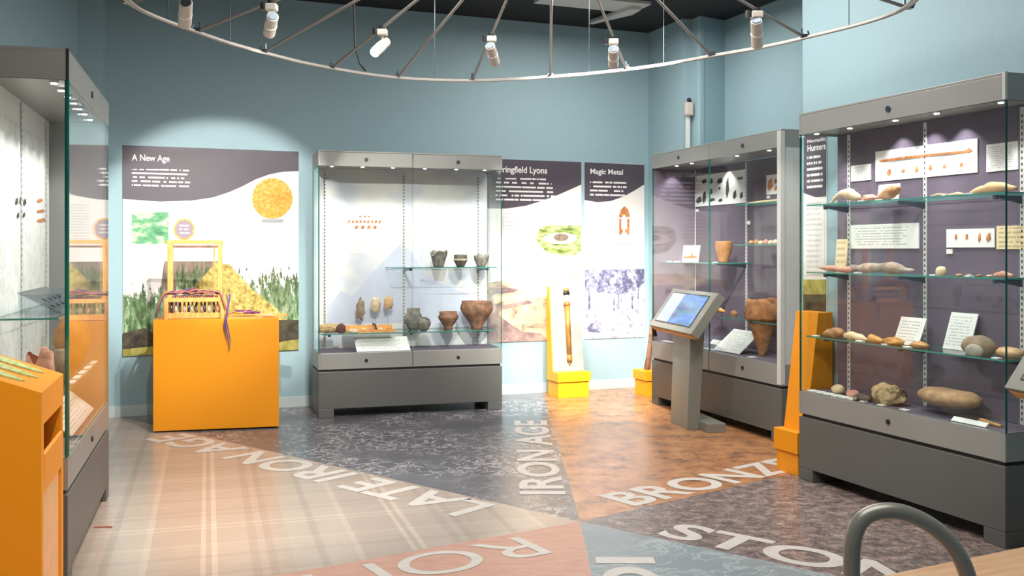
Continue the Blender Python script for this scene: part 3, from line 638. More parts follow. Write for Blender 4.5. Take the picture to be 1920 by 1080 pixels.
def card(label, fr, px0, px1, hgt, d, z, mat='t_card', lean=25, name='label_card', width=None, yaw=0, group=None, cat='label card'):
    a0, a1 = fr.A(px0, d), fr.A(px1, d); wd = width or abs(a1-a0)
    o = MB().box(-wd/2, wd/2, -.003, .003, 0, hgt).build(name, mat, loc=fr.W((a0+a1)/2, d, z+.003*math.sin(math.radians(lean))), rot=(math.radians(-lean), 0, fr.th+yaw))
    return tag(o, label, cat, group)
def lab(label, fr, px0, px1, d, z, dep=.03, group=None):
    a0, a1 = fr.A(px0, d), fr.A(px1, d)
    o = MB().box(0, a1-a0, 0, dep, 0, .006).build('number_label', 'white', loc=fr.W(a0, d, z+.0003), rot=(0, 0, fr.th))
    return tag(o, label, 'label', group)

# --- case of bowls: upper shelf
Z2u, Z2l, Z2d = 1.2552, .7002, .5385
pot('broken_beaker', 'broken grey beaker with jagged rim, left of the three small pots on the upper shelf', K2, 806, 839, 498, .2, Z2u, [(.55, 0), (.62, .12), (.8, .45), (.98, .85), (1, 1)], 'grey_pot', 32, .35)
o = pot('striped_bowl', 'small dark bowl with pale horizontal bands, middle of the upper glass shelf', K2, 850, 877, 498, .2, Z2u, [(.5, 0), (.62, .15), (.95, .5), (1, .62), (.9, .75), (.95, 1)], 'dk_pot', 23)
kq = o.location.y/F*13.6
MB().lathe([(kq*.97, .058), (kq*1.0, .066), (kq*.97, .074)], 28).build('pale_band', 'bone', o, smooth=True)
pot('notched_cup', 'small brown-grey cup with a notched rim, right of the three on the upper shelf', K2, 888, 917, 498, .2, Z2u, [(.5, 0), (.6, .12), (.95, .55), (.97, .75), (1, 1)], 'grey_pot', 24, .18)
lab('tiny white label at the bare end of the upper shelf, left of the small pots', K2, 763, 768, .15, Z2u); lab('tiny reddish-white label on the upper shelf beside the broken beaker', K2, 790, 798, .15, Z2u)
# lower shelf
pot('wide_jar', 'squat grey jar with dark rim, next to the centre seam of the glass doors', K2, 757, 793, 620, .29, Z2l, [(.45, 0), (.6, .08), (.98, .38), (1, .5), (.8, .72), (.66, .82), (.7, 1)], 'grey_pot', 40)
pot('broken_jar', 'broken grey-green jar lying against the squat grey jar', K2, 780, 808, 620, .09, Z2l, [(.4, 0), (.7, .15), (1, .5), (.9, .85), (.8, 1)], 'grey_pot', 26, .3)
pot('small_jar', 'small brown footed jar between the grey jar and the large red-brown one', K2, 821, 860, 618, .2, Z2l, [(.42, 0), (.4, .15), (.62, .32), (.96, .62), (1, .7), (.84, .86), (.88, 1)], 'red_pot', 34)
pot('large_jar', 'largest red-brown wide-shouldered jar at the end of the lower shelf', K2, 863, 925, 617, .2, Z2l, [(.36, 0), (.34, .1), (.55, .28), (.85, .55), (1, .72), (.97, .86), (.9, .94), (.93, 1)], 'red_pot', 52)
M['bark'] = mottled('bark_and_straw', [(.3, srgb(140, 104, 60)), (.6, srgb(206, 178, 130)), (.75, srgb(232, 212, 170))], 24, (1, 4, 4), rough=.8, bump=.6)
M['maroon'] = mottled('dark_red_stone', [(.3, srgb(76, 44, 40)), (.7, srgb(112, 70, 62))], 24, rough=.7, bump=.4)
longb('straw_bundle', 'bundle of pale straw lying at the left end of the lower shelf', K2, [(599, 0, .042), (612, 0, .046), (632, 0, .044)], [.036, .042, .038], .16, Z2l, 'bark', 'bundle', .1)
stone('dark_disc', 'dark red stone disc propped against the straw bundle', K2, 630, 649, 603, 624, .075, Z2l, 'maroon', depth=.03, rough=.1, cat='stone disc')
def mounted(label, x0, x1, y0, y1, mat, nm, d=.32):
    P, k = pos(K2, (x0+x1)/2, d, Z2l); zb = (624-y1)*k; r = empty(nm, P, K2.th, label, 'mounted find')
    MB().box(-.025, .025, -.02, .02, 0, .004).build('acrylic_base', 'acryl', r)
    MB().tube([(0, .012, .004), (0, .012, zb+.02)], .003, 6).build('acrylic_rod', 'acryl', r)
    sd = random.uniform(0, 50); hh = (y1-y0)*k
    fn = lambda v: 1+.4*noise.noise(v*2.4+Vector((sd, 0, 0)))
    MB().ball((0, 0, zb+hh/2), ((x1-x0)*k/2, .018, hh/2), 16, 12, fn=fn).build('fragment', mat, r, smooth=True)
mounted('knobbly brown metal fitting held up on clear mount, nearest the straw bundle', 668, 684, 566, 602, 'cobble', 'mounted_fitting')
mounted('pale bent fragment on clear mount, middle of the three raised pieces', 695, 714, 562, 590, 'bone', 'mounted_fragment')
mounted('squarish pale fragment on clear mount beside the centre standard', 719, 737, 561, 585, 'tanst', 'mounted_fragment')
r = empty('wooden_tray', pos(K2, 650, .1, Z2l)[0], K2.th, 'low wooden frame tray with pale fragments on the lower shelf', 'tray')
w_ = K2.A(742, .1)-K2.A(650, .1)
for (x0, x1, y0, y1) in ((0, w_, 0, .012), (0, w_, .16, .172), (0, .012, .012, .16), (w_-.012, w_, .012, .16)): MB().box(x0, x1, y0, y1, 0, .05 if y0 == .16 else .022).build('rail', 'pine', r)
MB().box(.012, w_-.012, .012, .16, 0, .006).build('tray_floor', 'print', r)
MB().tube([(w_*.6, 0, .03), (w_*.61, .08, .06), (w_*.6, .17, .06)], .008, 8).build('dark_strap', 'black', r)
for k in range(5): stone('fragment', ['pale pink fragment at the near corner of the wooden tray', 'cream fragment second along in the wooden tray', 'pinkish round fragment in the middle of the wooden tray', 'pale chip beside the tray strap', 'ochre fragment at the far end of the wooden tray'][k], K2, 660+k*16, 670+k*16, 612, 619, .16, Z2l+.0065, ['pink_pot', 'bone', 'pink_pot', 'bone', 'ochre'][k], depth=.03, cat='fragment')
stone('pale_lump', 'cream lump lying in front of the dark disc and tray', K2, 652, 672, 616, 625, .07, Z2l, 'bone', depth=.04, cat='fragment')
card('wide white caption board lying tilted on the floor of the bowl case', K2, 669, 770, .20, .05, Z2d, 't_card', 58)

# --- aubergine case behind the kiosk
Z3s, Z3l, Z3d = 1.3002, .8502, .5735
card('white picture card with orange motif on the left shelf of the aubergine case', K3, 1279, 1309, .15, .3, Z3s, 'print', 8, name='picture_card', width=.30)
for i, q in enumerate(((1281, 470, 1306, 476), (1293, 462, 1296, 472), (1298, 460, 1302, 470))):
    pass
o = bpy.data.objects[[x.name for x in bpy.data.objects if x.name.startswith('picture_card')][-1]]
MB().prism([(-.13, .03), (.12, .03), (.12, .05), (.05, .055), (.03, .09), (.01, .06), (-.03, .05), (-.13, .045)], -.0045, -.0031).build('motif', 'ph_rust', o)
pot('orange_pot', 'plain orange-brown pot alone on the shelf above the kiosk', K3, 1341, 1373, 487, .24, Z3s, [(.55, 0), (.62, .08), (.9, .5), (1, .78), (.93, .9), (.98, 1)], 'or_pot', 40)
pot('cordoned_urn', 'tall cracked brown urn with thick collar and broken rim standing on case floor', K3, 1397, 1463, 680, .24, Z3d, [(.2, 0), (.24, .03), (.5, .3), (.76, .57), (.82, .615), (.97, .625), (1, .66), (.98, .8), (.92, .92), (.9, 1)], 'urn_pot', 108, .10, n=40)
K3X = K3
longb('jaw_bone', 'orange-brown bone fragment on the low shelf beside the kiosk screen', K3, [(1330, 0, .02), (1340, 0, .04), (1350, 0, .05), (1360, 0, .04)], [.012, .02, .02, .008], .3, Z3l, 'ochre')
stone('small_flint', 'small olive flint on the low shelf nearest the tall urn', K3, 1368, 1384, 600, 612, .3, Z3l, 'flint', depth=.04)
longb('spear_shaft', 'thin pale shaft on the highest small shelf behind the metal stile', K3, [(1402, 0, .012), (1430, 0, .014), (1462, 0, .016)], [.008, .011, .008], .3, 1.7802, 'tanst', 'shaft')
for k in range(6): stone('bronze_fragment', ['tan crumb at the outer end of the middle small shelf', 'second tan fragment along the middle small shelf', 'pale fragment third along the middle small shelf', 'pinkish fragment fourth along the middle small shelf', 'pale fragment fifth along the middle small shelf', 'pale chip next to the metal stile on the small shelf'][k], K3, 1404+k*9, 1414+k*9, 456-2*(k % 2), 464, .3, 1.4502, ['tanst', 'ochre', 'bone', 'pink_pot', 'bone', 'bone'][k], depth=.05, cat='fragment')
card('white caption sheet leaning on the case floor beside the urn', K3, 1338, 1385, .26, .10, Z3d, 't_card2', 50, width=.40)
card('shorter white caption sheet on the case floor behind the kiosk', K3, 1334, 1385, .05, .34, Z3d, 't_card', 40, width=.5)
for k, (a, b_, l_) in enumerate(((1241, 1262, 'white strip label on the case floor nearest the room corner'), (1316, 1336, 'white strip label on the case floor right of the kiosk column'), (1401, 1408, 'tiny white label on the case floor in front of the urn'))): lab(l_, K3, a, b_, .06, Z3d, .05)
lab('small white label at the outer end of the orange pot shelf', K3, 1250, 1254, .1, Z3s); lab('small white label just left of the orange pot', K3, 1336, 1340, .12, Z3s); lab('pale label under the picture card', K3, 1262, 1270, .12, Z3s)

# --- flint case
ZR1, ZR2, ZR3, ZRd = 1.6802, 1.2702, .8802, .5385
longb('antler_tine', 'curved cream antler tine rising at the left of the top shelf', KR, [(1558, 0, .03), (1566, 0, .06), (1578, 0, .085), (1592, 0, .08), (1604, 0, .06), (1612, 0, .05)], [.006, .014, .022, .03, .03, .012], .12, ZR1, 'bone', 'antler')
tag(MB().tube([(0, 0, 0), (0, 0, .055)], .004, 6).build('acrylic_rod', 'acryl', loc=KR.W(KR.A(1590, .12), .12, ZR1)), 'clear rod propping up the cream antler tine', 'support rod')
stone('pink_flint', 'pinkish pointed flint beside the antler on the top shelf', KR, 1616, 1645, 357, 372, .10, ZR1, 'pink_pot', depth=.07)
longb('leaf_blade', 'mottled brown leaf-shaped flint blade tilted on the top shelf', KR, [(1646, 0, .012), (1656, 0, .025), (1670, 0, .045), (1682, 0, .06), (1688, 0, .07)], [.006, .03, .036, .03, .008], .13, ZR1, 'flint', 'flint')
card('small white card standing behind the mottled flint blade', KR, 1645, 1684, .1, .2, ZR1, 't_card', 8)
longb('spear_fragment', 'long thin grey-green spear fragment in the middle of the top shelf', KR, [(1746, 0, .01), (1760, 0, .014), (1776, 0, .012)], [.006, .012, .006], .12, ZR1, 'cobble', 'fragment')
longb('bone_point', 'slim tan point next to the grey-green fragment', KR, [(1779, 0, .01), (1795, 0, .014), (1806, 0, .01)], [.006, .01, .006], .12, ZR1, 'tanst', 'bone')
longb('long_bone', 'long pale polished bone at the near end of the top shelf', KR, [(1820, 0, .012), (1840, 0, .026), (1862, 0, .034), (1884, 0, .03), (1905, 0, .02)], [.01, .02, .026, .022, .01], .12, ZR1, 'tanst')
for l_, a, b_ in (('white label at the front of the top shelf under the antler', 1608, 1616), ('white label in front of the mottled blade', 1640, 1647), ('white label before the slim tan point', 1765, 1773), ('white label touching the long pale bone', 1806, 1816)): lab(l_, KR, a, b_, .05, ZR1)
longb('antler_pick', 'reddish pointed antler pick at the left of the second shelf', KR, [(1536, 0, .03), (1552, 0, .03), (1575, 0, .026), (1595, 0, .02)], [.004, .016, .02, .014], .1, ZR2, 'pink_pot', 'antler')
longb('long_antler', 'long knobbly grey antler lying along the second shelf', KR, [(1585, .03, .02), (1605, .03, .028), (1630, .03, .03), (1660, .03, .036), (1690, .03, .026), (1714, .03, .02)], [.016, .024, .022, .034, .024, .008], .13, ZR2, 'antler', 'antler', .5)
card('cream slip of paper leaning against the cloth behind the antler', KR, 1566, 1586, .2, .22, ZR2, 't_cream', 4, name='paper_slip')
stone('white_pebble', 'upright cream pebble near the centre standard of the second shelf', KR, 1755, 1774, 494, 514, .12, ZR2, 'palest', depth=.05, rough=.12)
for k, l_ in enumerate(('small tan chip on the second shelf right of the pebble', 'bluish chip on the second shelf', 'reddish chip on the second shelf', 'pale chip on the second shelf near the pink stone')): stone('flint_chip', l_, KR, 1793+k*19, 1804+k*19, 515, 520, .1, ZR2, ['ochre', 'greyst', 'red_pot', 'palest'][k], depth=.03, cat='chip')
longb('pink_stone', 'flat pinkish stone at the near end of the second shelf', KR, [(1864, 0, .01), (1880, 0, .016), (1901, 0, .01)], [.008, .018, .006], .1, ZR2, 'pink_pot', 'stone')
for l_, a, b_ in (('white label in front of the grey antler', 1600, 1608), ('white label between the grey antler and the pebble', 1742, 1752), ('pale blue label beyond the small tan chip', 1808, 1818)): lab(l_, KR, a, b_, .045, ZR2)
longb('brown_flint', 'brown pointed flint nearest the orange stand on the third shelf', KR, [(1544, 0, .02), (1556, 0, .032), (1570, 0, .038), (1582, 0, .035)], [.008, .026, .034, .016], .1, ZR3, 'flint', 'flint')
longb('cream_flint', 'cream flint blade second along the third shelf', KR, [(1585, 0, .02), (1598, 0, .024), (1615, 0, .016), (1627, 0, .01)], [.016, .024, .018, .006], .1, ZR3, 'palest', 'flint')
longb('amber_flint', 'amber-brown flint third along the third shelf', KR, [(1630, 0, .014), (1634, 0, .02), (1655, 0, .014)], [.01, .026, .01], .09, ZR3, 'ochre', 'flint')
stone('ochre_handaxe', 'ochre handaxe before the first leaning white card', KR, 1656, 1696, 639, 656, .08, ZR3, 'ochre', depth=.08)
stone('tan_handaxe', 'orange-tan handaxe between the two leaning white cards', KR, 1706, 1742, 644, 657, .1, ZR3, 'ochre', depth=.07)
card('white text card leaning behind the ochre handaxe', KR, 1675, 1722, .16, .15, ZR3, 't_card', 22)
card('white text card leaning behind the brown cobbles', KR, 1768, 1818, .2, .2, ZR3, 't_card2', 18)
stone('large_cobble', 'large round brown cobble on the third shelf', KR, 1802, 1869, 633, 672, .15, ZR3, 'cobble', depth=.12, rough=.08)
stone('pale_cobble', 'small pale grey cobble in front of the large brown one', KR, 1808, 1845, 650, 675, .055, ZR3, 'greyst', depth=.035, rough=.06)
stone('loaf_stone', 'smooth tan loaf-shaped stone at the near end of the third shelf', KR, 1866, 1920, 655, 676, .19, ZR3, 'tanst', depth=.1, rough=.06)
for l_, a, b_ in (('white label at the far end of the third shelf', 1522, 1530), ('white label in front of the cream flint', 1603, 1614), ('white label in front of the ochre handaxe', 1652, 1662), ('white label below the first leaning card', 1693, 1703), ('white label in front of the tan loaf-shaped stone', 1858, 1870)): lab(l_, KR, a, b_, .035, ZR3, .03)
for k in range(6): lab(['white strip label on the case floor nearest the orange stand', 'second strip label from the orange stand', 'third strip label from the orange stand', 'fourth strip label from the orange stand', 'fifth strip label from the orange stand', 'sixth strip label, beside the round pebbles'][k], KR, 1512+k*15, 1524+k*15, .04, ZRd, .06, 'strip labels on the floor of the flint case')
stone('round_pebble', 'round cream pebble standing on the floor of the flint case', KR, 1559, 1584, 719, 739, .14, ZRd, 'palest', depth=.07, rough=.08)
stone('pink_pebble', 'pinkish oval pebble beside the round cream one', KR, 1587, 1613, 729, 746, .12, ZRd, 'pink_pot', depth=.07, rough=.1)
stone('dark_flake', 'flat dark grey flake in front of the pitted nodule', KR, 1600, 1637, 742, 757, .09, ZRd, 'dk_pot', depth=.07)
stone('pitted_nodule', 'big cream flint nodule with dark hollows on case floor', KR, 1632, 1698, 727, 768, .13, ZRd, 'nodule', depth=.13, rough=.34, fr_n=1.9, seed=12.3)
stone('small_pebble', 'tiny brown pebble by the dark flake', KR, 1599, 1607, 752, 760, .045, ZRd, 'cobble', depth=.02)
r = empty('saddle_quern', pos(KR, 1780, .16, ZRd)[0], KR.th, 'large oval sandstone quern raised on a clear stand', 'quern')
k = r.location.y/F; hw = (KR.A(1837, .16)-KR.A(1723, .16))/2; hw = min(hw, .2)
fn = lambda v: 1+.06*noise.noise(v*2+Vector((3, 1, 2)))
q = MB().ball((0, 0, .095), (hw, .1, .055), 30, 16, fn=fn); q.v = [(x, y, min(z, .128+.01*abs(x)/hw)) for x, y, z in q.v]
q.build('stone_slab', 'quern', r, smooth=True)
for x in (-hw*.6, hw*.35): MB().prism([(-.07, 0), (.07, 0), (.07, .06), (.055, .06), (.055, .05), (-.055, .05), (-.055, .06), (-.07, .06)], x-.003, x+.003, ax='x').build('acrylic_support', 'acryl', r)
longb('wooden_stick', 'short brown stick on the case floor beside the quern', KR, [(1838, 0, .02), (1855, 0, .015), (1878, 0, .01)], [.012, .012, .008], .12, ZRd, 'ochre', 'stick')
for l_, a, b_ in (('white label in front of the dark flake', 1612, 1620), ('white label in front of the pitted nodule', 1644, 1655), ('white label right of the pitted nodule', 1686, 1700)): lab(l_, KR, a, b_, .05, ZRd, .03)
card('long white label bar in front of the sandstone quern', KR, 1783, 1848, .03, .04, ZRd, 'white', 50, name='label_bar')

# --- left foreground case
Z1s, Z1l, Z1d = 1.1202, .7802, .5385
def p1(px, d): return K1.A(px, d)
r = empty('tilted_display_tray', K1.W(.25, .06, Z1s), K1.th, 'clear tilted tray of small coins on the upper shelf of foreground case', 'display tray')
X = Matrix.Rotation(math.radians(28), 4, 'X')
t_ = MB(); t_.box(0, .75, 0, .2, 0, .006, X=X); t_.build('acrylic_sheet', 'acryl', r)
MB().box(0, .006, .0, .17, 0, .09).build('acrylic_foot', 'acryl', r); MB().box(.744, .75, .0, .17, 0, .09).build('acrylic_foot', 'acryl', r)
for k in range(9):
    q = MB(); q.tube([X @ Vector((.1+k*.07, .06+.05*(k % 2), .006)), X @ Vector((.1+k*.07, .06+.05*(k % 2), .010))], .012, 12)
    tag(q.build('coin', 'chrome', loc=r.location, rot=(0, 0, K1.th)), 'small dark coin on the clear tilted tray', 'coin', 'coins on the tilted tray')
pot('globular_pot', 'round orange pot with narrow mouth on the lower shelf of foreground case', K1, 103, 168, 711, .16, Z1l, [(.45, 0), (.75, .15), (1, .48), (.92, .72), (.6, .92), (.55, 1)], 'or_pot', 92)
pot('collapsed_pot', 'broken pinkish pot beside the round orange pot', K1, 50, 104, 711, .16, Z1l, [(.5, 0), (.8, .2), (1, .55), (.85, .9), (.8, 1)], 'pink_pot', 72, .35, wobble=.5)
pot('grey_jar', 'grey-brown jar at the far end of the foreground case shelf', K1, 0, 40, 700, .16, Z1l, [(.5, 0), (.9, .3), (1, .6), (.7, .9), (.75, 1)], 'cobble', 60)
bpy.data.objects['grey_jar'].location = K1.W(.98, .16, Z1l)
for k in range(6): lab(['white label under the round orange pot', 'second white label along the low glass shelf', 'third white label along the low glass shelf', 'fourth white label along the low glass shelf', 'fifth white label along the low glass shelf', 'white label at the far end of the low glass shelf'][k], K1, 138+k*10, 144+k*10, .045, Z1l, .03, 'labels along the low shelf of the foreground case')
card('large white caption board lying tilted on floor of the foreground case', K1, 122, 184, .16, .05, Z1d, 't_card', 50, width=.85)

# ------------------------------------------------------------------ orange block with loom
FO = Fr(-2.755, 7.655, math.radians(13.5))
r = empty('orange_block', FO.W(0, 0), FO.th, 'large plain orange block carrying the wooden loom', 'display plinth')
wO = FO.A(523, 0)
MB().box(0, wO, 0, .55, .012, .868).build('body', 'orange', r, bevel=.003)
MB().box(.03, wO-.03, .03, .52, 0, .012).build('plinth_foot', 'dark', r)
ZO = .868; kO = 7.8/F
r = empty('wooden_loom', FO.W(FO.A(367, .2), .2, ZO), FO.th, 'small pine table loom with coloured yarn on the orange block', 'loom')
hx = 46*kO
MB().box(-hx-.02, -hx+.022, -.02, .02, .0, .585).build('upright', 'pine', r, bevel=.003)
MB().box(hx-.022, hx+.012, -.02, .02, .0, .585).build('upright', 'pine', r, bevel=.003)
MB().box(-hx-.025, hx+.018, -.022, .022, .585, .615).build('top_beam', 'pine', r, bevel=.003)
MB().tube([(-hx+.02, 0, .565), (hx-.02, 0, .565)], .009, 10).build('warp_roller', 'red_pot', r)
MB().tube([(hx-.05, .0, .02), (hx-.05, 0, .56)], .006, 8).build('heddle_rod', 'pine', r)
for y in (-.16, .16): MB().box(-hx-.03, hx+.03, y-.012, y+.012, .135, .165).build('side_rail', 'pine', r, bevel=.002)
for x in (-hx-.03, hx+.005):
    MB().box(x, x+.03, -.17, .17, .0, .03).build('sledge_foot', 'pine', r); MB().box(x, x+.03, -.17, -.13, .03, .135).build('front_leg', 'pine', r)
    MB().box(x, x+.03, .13, .17, .03, .135).build('rear_leg', 'pine', r)
MB().box(-hx, hx, -.15, -.13, .005, .045).build('cross_board', 'pine', r)
yc = [srgb(168, 84, 118), srgb(70, 84, 140), srgb(204, 156, 84), srgb(186, 110, 88), srgb(80, 90, 110), srgb(120, 60, 120)]
for k, c in enumerate(yc): M['yarn%d' % k] = flat('yarn_' + ['pink', 'blue', 'gold', 'coral', 'slate', 'plum'][k], c, .9, bump=.5, bscale=200)
rnd = random.Random(3)
w_ = MB()
for k in range(22):
    x = -hx+.03+k*(2*hx-.06)/21; w_.tube([(x, -.15, .168), (x+.003, -.02, .18), (x, .15, .168)], .0045, 5, mi=k % 6)
w_.build('warp', ['yarn%d' % k for k in range(6)], r)
for k in range(12):
    x = -hx+.02+k*(2*hx-.04)/11; q = MB(); q.tube([(x, -.1, .13), (x+rnd.uniform(-.01, .01), -.1, .08), (x, -.1, .05)], [.006, .012, .01], 7)
    q.build('warp_weight', ['chrome', 'palest', 'dk_pot', 'pink_pot'][k % 4], r, smooth=True)
for s in range(12):
    pts = []; y0 = -.17+rnd.uniform(-.03, .03)
    for k in range(26):
        t = k/25; x = (-hx-.09)+(2*hx+.15)*t; e = abs(2*t-1)
        z = .20-(.17 if e > .8 else 0)*(e-.8)*5 + .02*noise.noise(Vector((t*11, s*1.7, 0)))+.003*s*(1-e)
        pts.append((x, y0+.02*noise.noise(Vector((t*7, s*3, 4))), max(z, .012)))
    MB().tube(pts, .0045, 6).build('yarn_strand', 'yarn%d' % (s % 6), r, smooth=True)
# tail over the block's front
for s in range(3):
    pts = []; x0 = hx+.05+s*.008; yb = -.225-s*.008
    for k in range(22):
        t = k/21; z = .19-.36*t-(s*.04)*t; yy = -.17+(yb+.17)*min(1, t*1.6)
        pts.append((x0+.014*math.sin(t*7+s), yy, z))
    MB().tube(pts, [.005]*15+[.005, .004, .004, .003, .003, .003, .002], 6).build('hanging_yarn', 'yarn%d' % [4, 5, 1][s], r, smooth=True)
r = empty('wool_basket', FO.W(FO.A(459, .1), .1, ZO), FO.th, 'flat wooden shuttle board tangled with wool right of the loom', 'wool bundle')
MB().box(-.12, .14, -.08, .08, 0, .012).build('board', 'pine', r)
for k in range(14):
    q = MB(); a = rnd.uniform(0, 6.28); rr_ = rnd.uniform(.04, .08); cx, cy = rnd.uniform(-.06, .05), rnd.uniform(-.03, .03)
    pts = [(cx+rr_*math.cos(a+j*.5), cy+rr_*.6*math.sin(a+j*.5), .02+.045*(1-abs(cx)/.1)*rnd.uniform(.6, 1)) for j in range(10)]
    q.tube(pts, .006, 6).build('wool_strand', 'yarn%d' % (k % 6), r, smooth=True)
r2 = MB().box(0, .26, -.05, .05, 0, .016).build('wooden_batten', 'pine', loc=FO.W(FO.A(478, .3), .3, ZO), rot=(0, 0, FO.th-.1)); tag(r2, 'flat pale wooden batten lying at the right end of the orange block', 'batten')
longb('weaving_comb', 'small pale wooden comb on the near right edge of orange block', FO, [(492, 0, .02), (505, 0, .02), (515, 0, .016)], [.012, .016, .01], .12, ZO, 'tanst', 'comb')

# ------------------------------------------------------------------ leaning stands: two-tier box with a tall slab behind
def stand(label, fr, a0, a1, dback, dfront, slab, top=1.053, mat='yellow', faces=True, sd0=.14, sd1=.05, z1=.145, z2=.24):
    r = empty('replica_stand', fr.W(a0, 0), fr.th, label, 'display stand'); w = a1-a0
    MB().box(.012, w-.012, dfront+.015, dback-.01, 0, z1).build('lower_tier', mat, r, bevel=.003)
    MB().box(0, w, dfront, dback, z1+.006, z2).build('upper_tier', mat, r, bevel=.003)
    MB().box(.02, w-.02, dfront+.022, dback-.016, z1, z1+.006).build('shadow_gap', 'dark', r)
    s0, s1 = slab
    MB().prism([(dback, z2), (dback-sd0, z2), (dback-sd1, top), (dback, top)], s0, s1, ax='x').build('slab', mat, r, bevel=.002)
    if faces:
        e = .0015; MB().prism([(dback-sd0-e, z2+.002), (dback-sd0-e-.004, z2+.002), (dback-sd1-e-.004, top), (dback-sd1-e, top)], s0+.006, s1, ax='x').build('grey_face', 'facegrey', r)
    return r
M['facegrey'] = flat('pale_grey_face', srgb(168, 160, 158), .6)
aL = FB.A(1046, -.46); aR = FB.A(1108, -.46)
s = stand('yellow stand below the printed panels displaying a bronze sword upright', FB, aL, aR, -.20, -.46, (.0, aR-aL-.02))
M['bronze'] = mottled('old_bronze', [(.3, srgb(110, 80, 34)), (.6, srgb(170, 130, 60)), (.75, srgb(206, 164, 84))], 20, (1, 1, .3), rough=.35, bump=.2)
M['horn'] = flat('polished_brown_horn', srgb(190, 116, 50), .35)
sw = empty('bronze_sword', FB.W((aL+aR)/2+.0, 0), FB.th, 'bronze sword in scabbard hung upright on the yellow stand', 'sword')
def sy(z): return -.20-(.14-(.09)*(z-.24)/(.813))-.022
def tb(z0, z1, r0, r1, nm, mat, fl=1): MB().tube([(0, sy(z0), z0), (0, sy((z0+z1)/2), (z0+z1)/2), (0, sy(z1), z1)], [r0, (r0+r1)/2, r1], 12).build(nm, mat, sw, smooth=True)
tb(.30, .34, .004, .014, 'chape', 'bronze'); tb(.34, .40, .026, .024, 'scabbard_end', 'bronze'); tb(.40, .87, .024, .027, 'scabbard', 'bronze'); tb(.87, .90, .034, .032, 'guard', 'horn'); tb(.90, .97, .016, .018, 'grip', 'bone'); 
MB().ball((0, sy(.99), .99), (.036, .018, .024)).build('pommel', 'black', sw, smooth=True); MB().ball((0, sy(1.02), 1.02), (.03, .02, .018)).build('pommel_cap', 'horn', sw, smooth=True)
s = stand('yellow stand in the room corner with a carved wooden club, half behind the kiosk', FRW, .40, .68, -.03, -.40, (.02, .26), faces=True, sd0=.22, sd1=.12, top=.90)
cl = MB().tube([(0, 0, 0), (0, .02, .12), (0, .04, .28), (0, .07, .48)], [.03, .024, .02, .026], 10).build('wooden_club', 'red_pot', loc=FRW.W(.50, -.30, .242), rot=(0, 0, FRW.th), smooth=True); tag(cl, 'brown wooden club leaning on the corner stand beside the kiosk', 'club')
s = stand('orange stand wedged between the two aubergine cases', FN, .10, .34, -.03, -.30, (.02, .24), mat='orange', faces=False, sd0=.205, sd1=.11, top=1.012, z1=.13, z2=.27)

# ------------------------------------------------------------------ touchscreen kiosks
def screen_mat():
    m, n, l, b = _mat('lit_touchscreen'); tc = n.new('ShaderNodeTexCoord'); t = n.new('ShaderNodeTexNoise'); t.inputs['Scale'].default_value = 3.2; t.inputs['Detail'].default_value = 5; l.new(tc.outputs['Generated'], t.inputs[0])
    r = n.new('ShaderNodeValToRGB'); e = r.color_ramp.elements
    while len(e) < 4: e.new(.5)
    for k, (p, c) in enumerate([(.35, srgb(10, 60, 150)), (.45, srgb(0, 120, 140)), (.52, srgb(20, 110, 215)), (.68, srgb(70, 150, 240))]): e[k].position = p; e[k].color = c4(c)
    l.new(t.outputs['Fac'], r.inputs[0]); sp = n.new('ShaderNodeSeparateXYZ'); l.new(tc.outputs['Generated'], sp.inputs[0])
    k = mth(n, l, 'LESS_THAN', sp.outputs[0], .36); mx = n.new('ShaderNodeMix'); mx.data_type = 'RGBA'; l.new(mth(n, l, 'MULTIPLY', k, .85), mx.inputs[0]); l.new(r.outputs[0], mx.inputs[6]); mx.inputs[7].default_value = c4(srgb(190, 200, 225))
    l.new(mx.outputs[2], b.inputs['Emission Color']); b.inputs['Emission Strength'].default_value = .85; b.inputs['Base Color'].default_value = (.02, .02, .03, 1); b.inputs['Roughness'].default_value = .15
    return m
M['screen'] = screen_mat()
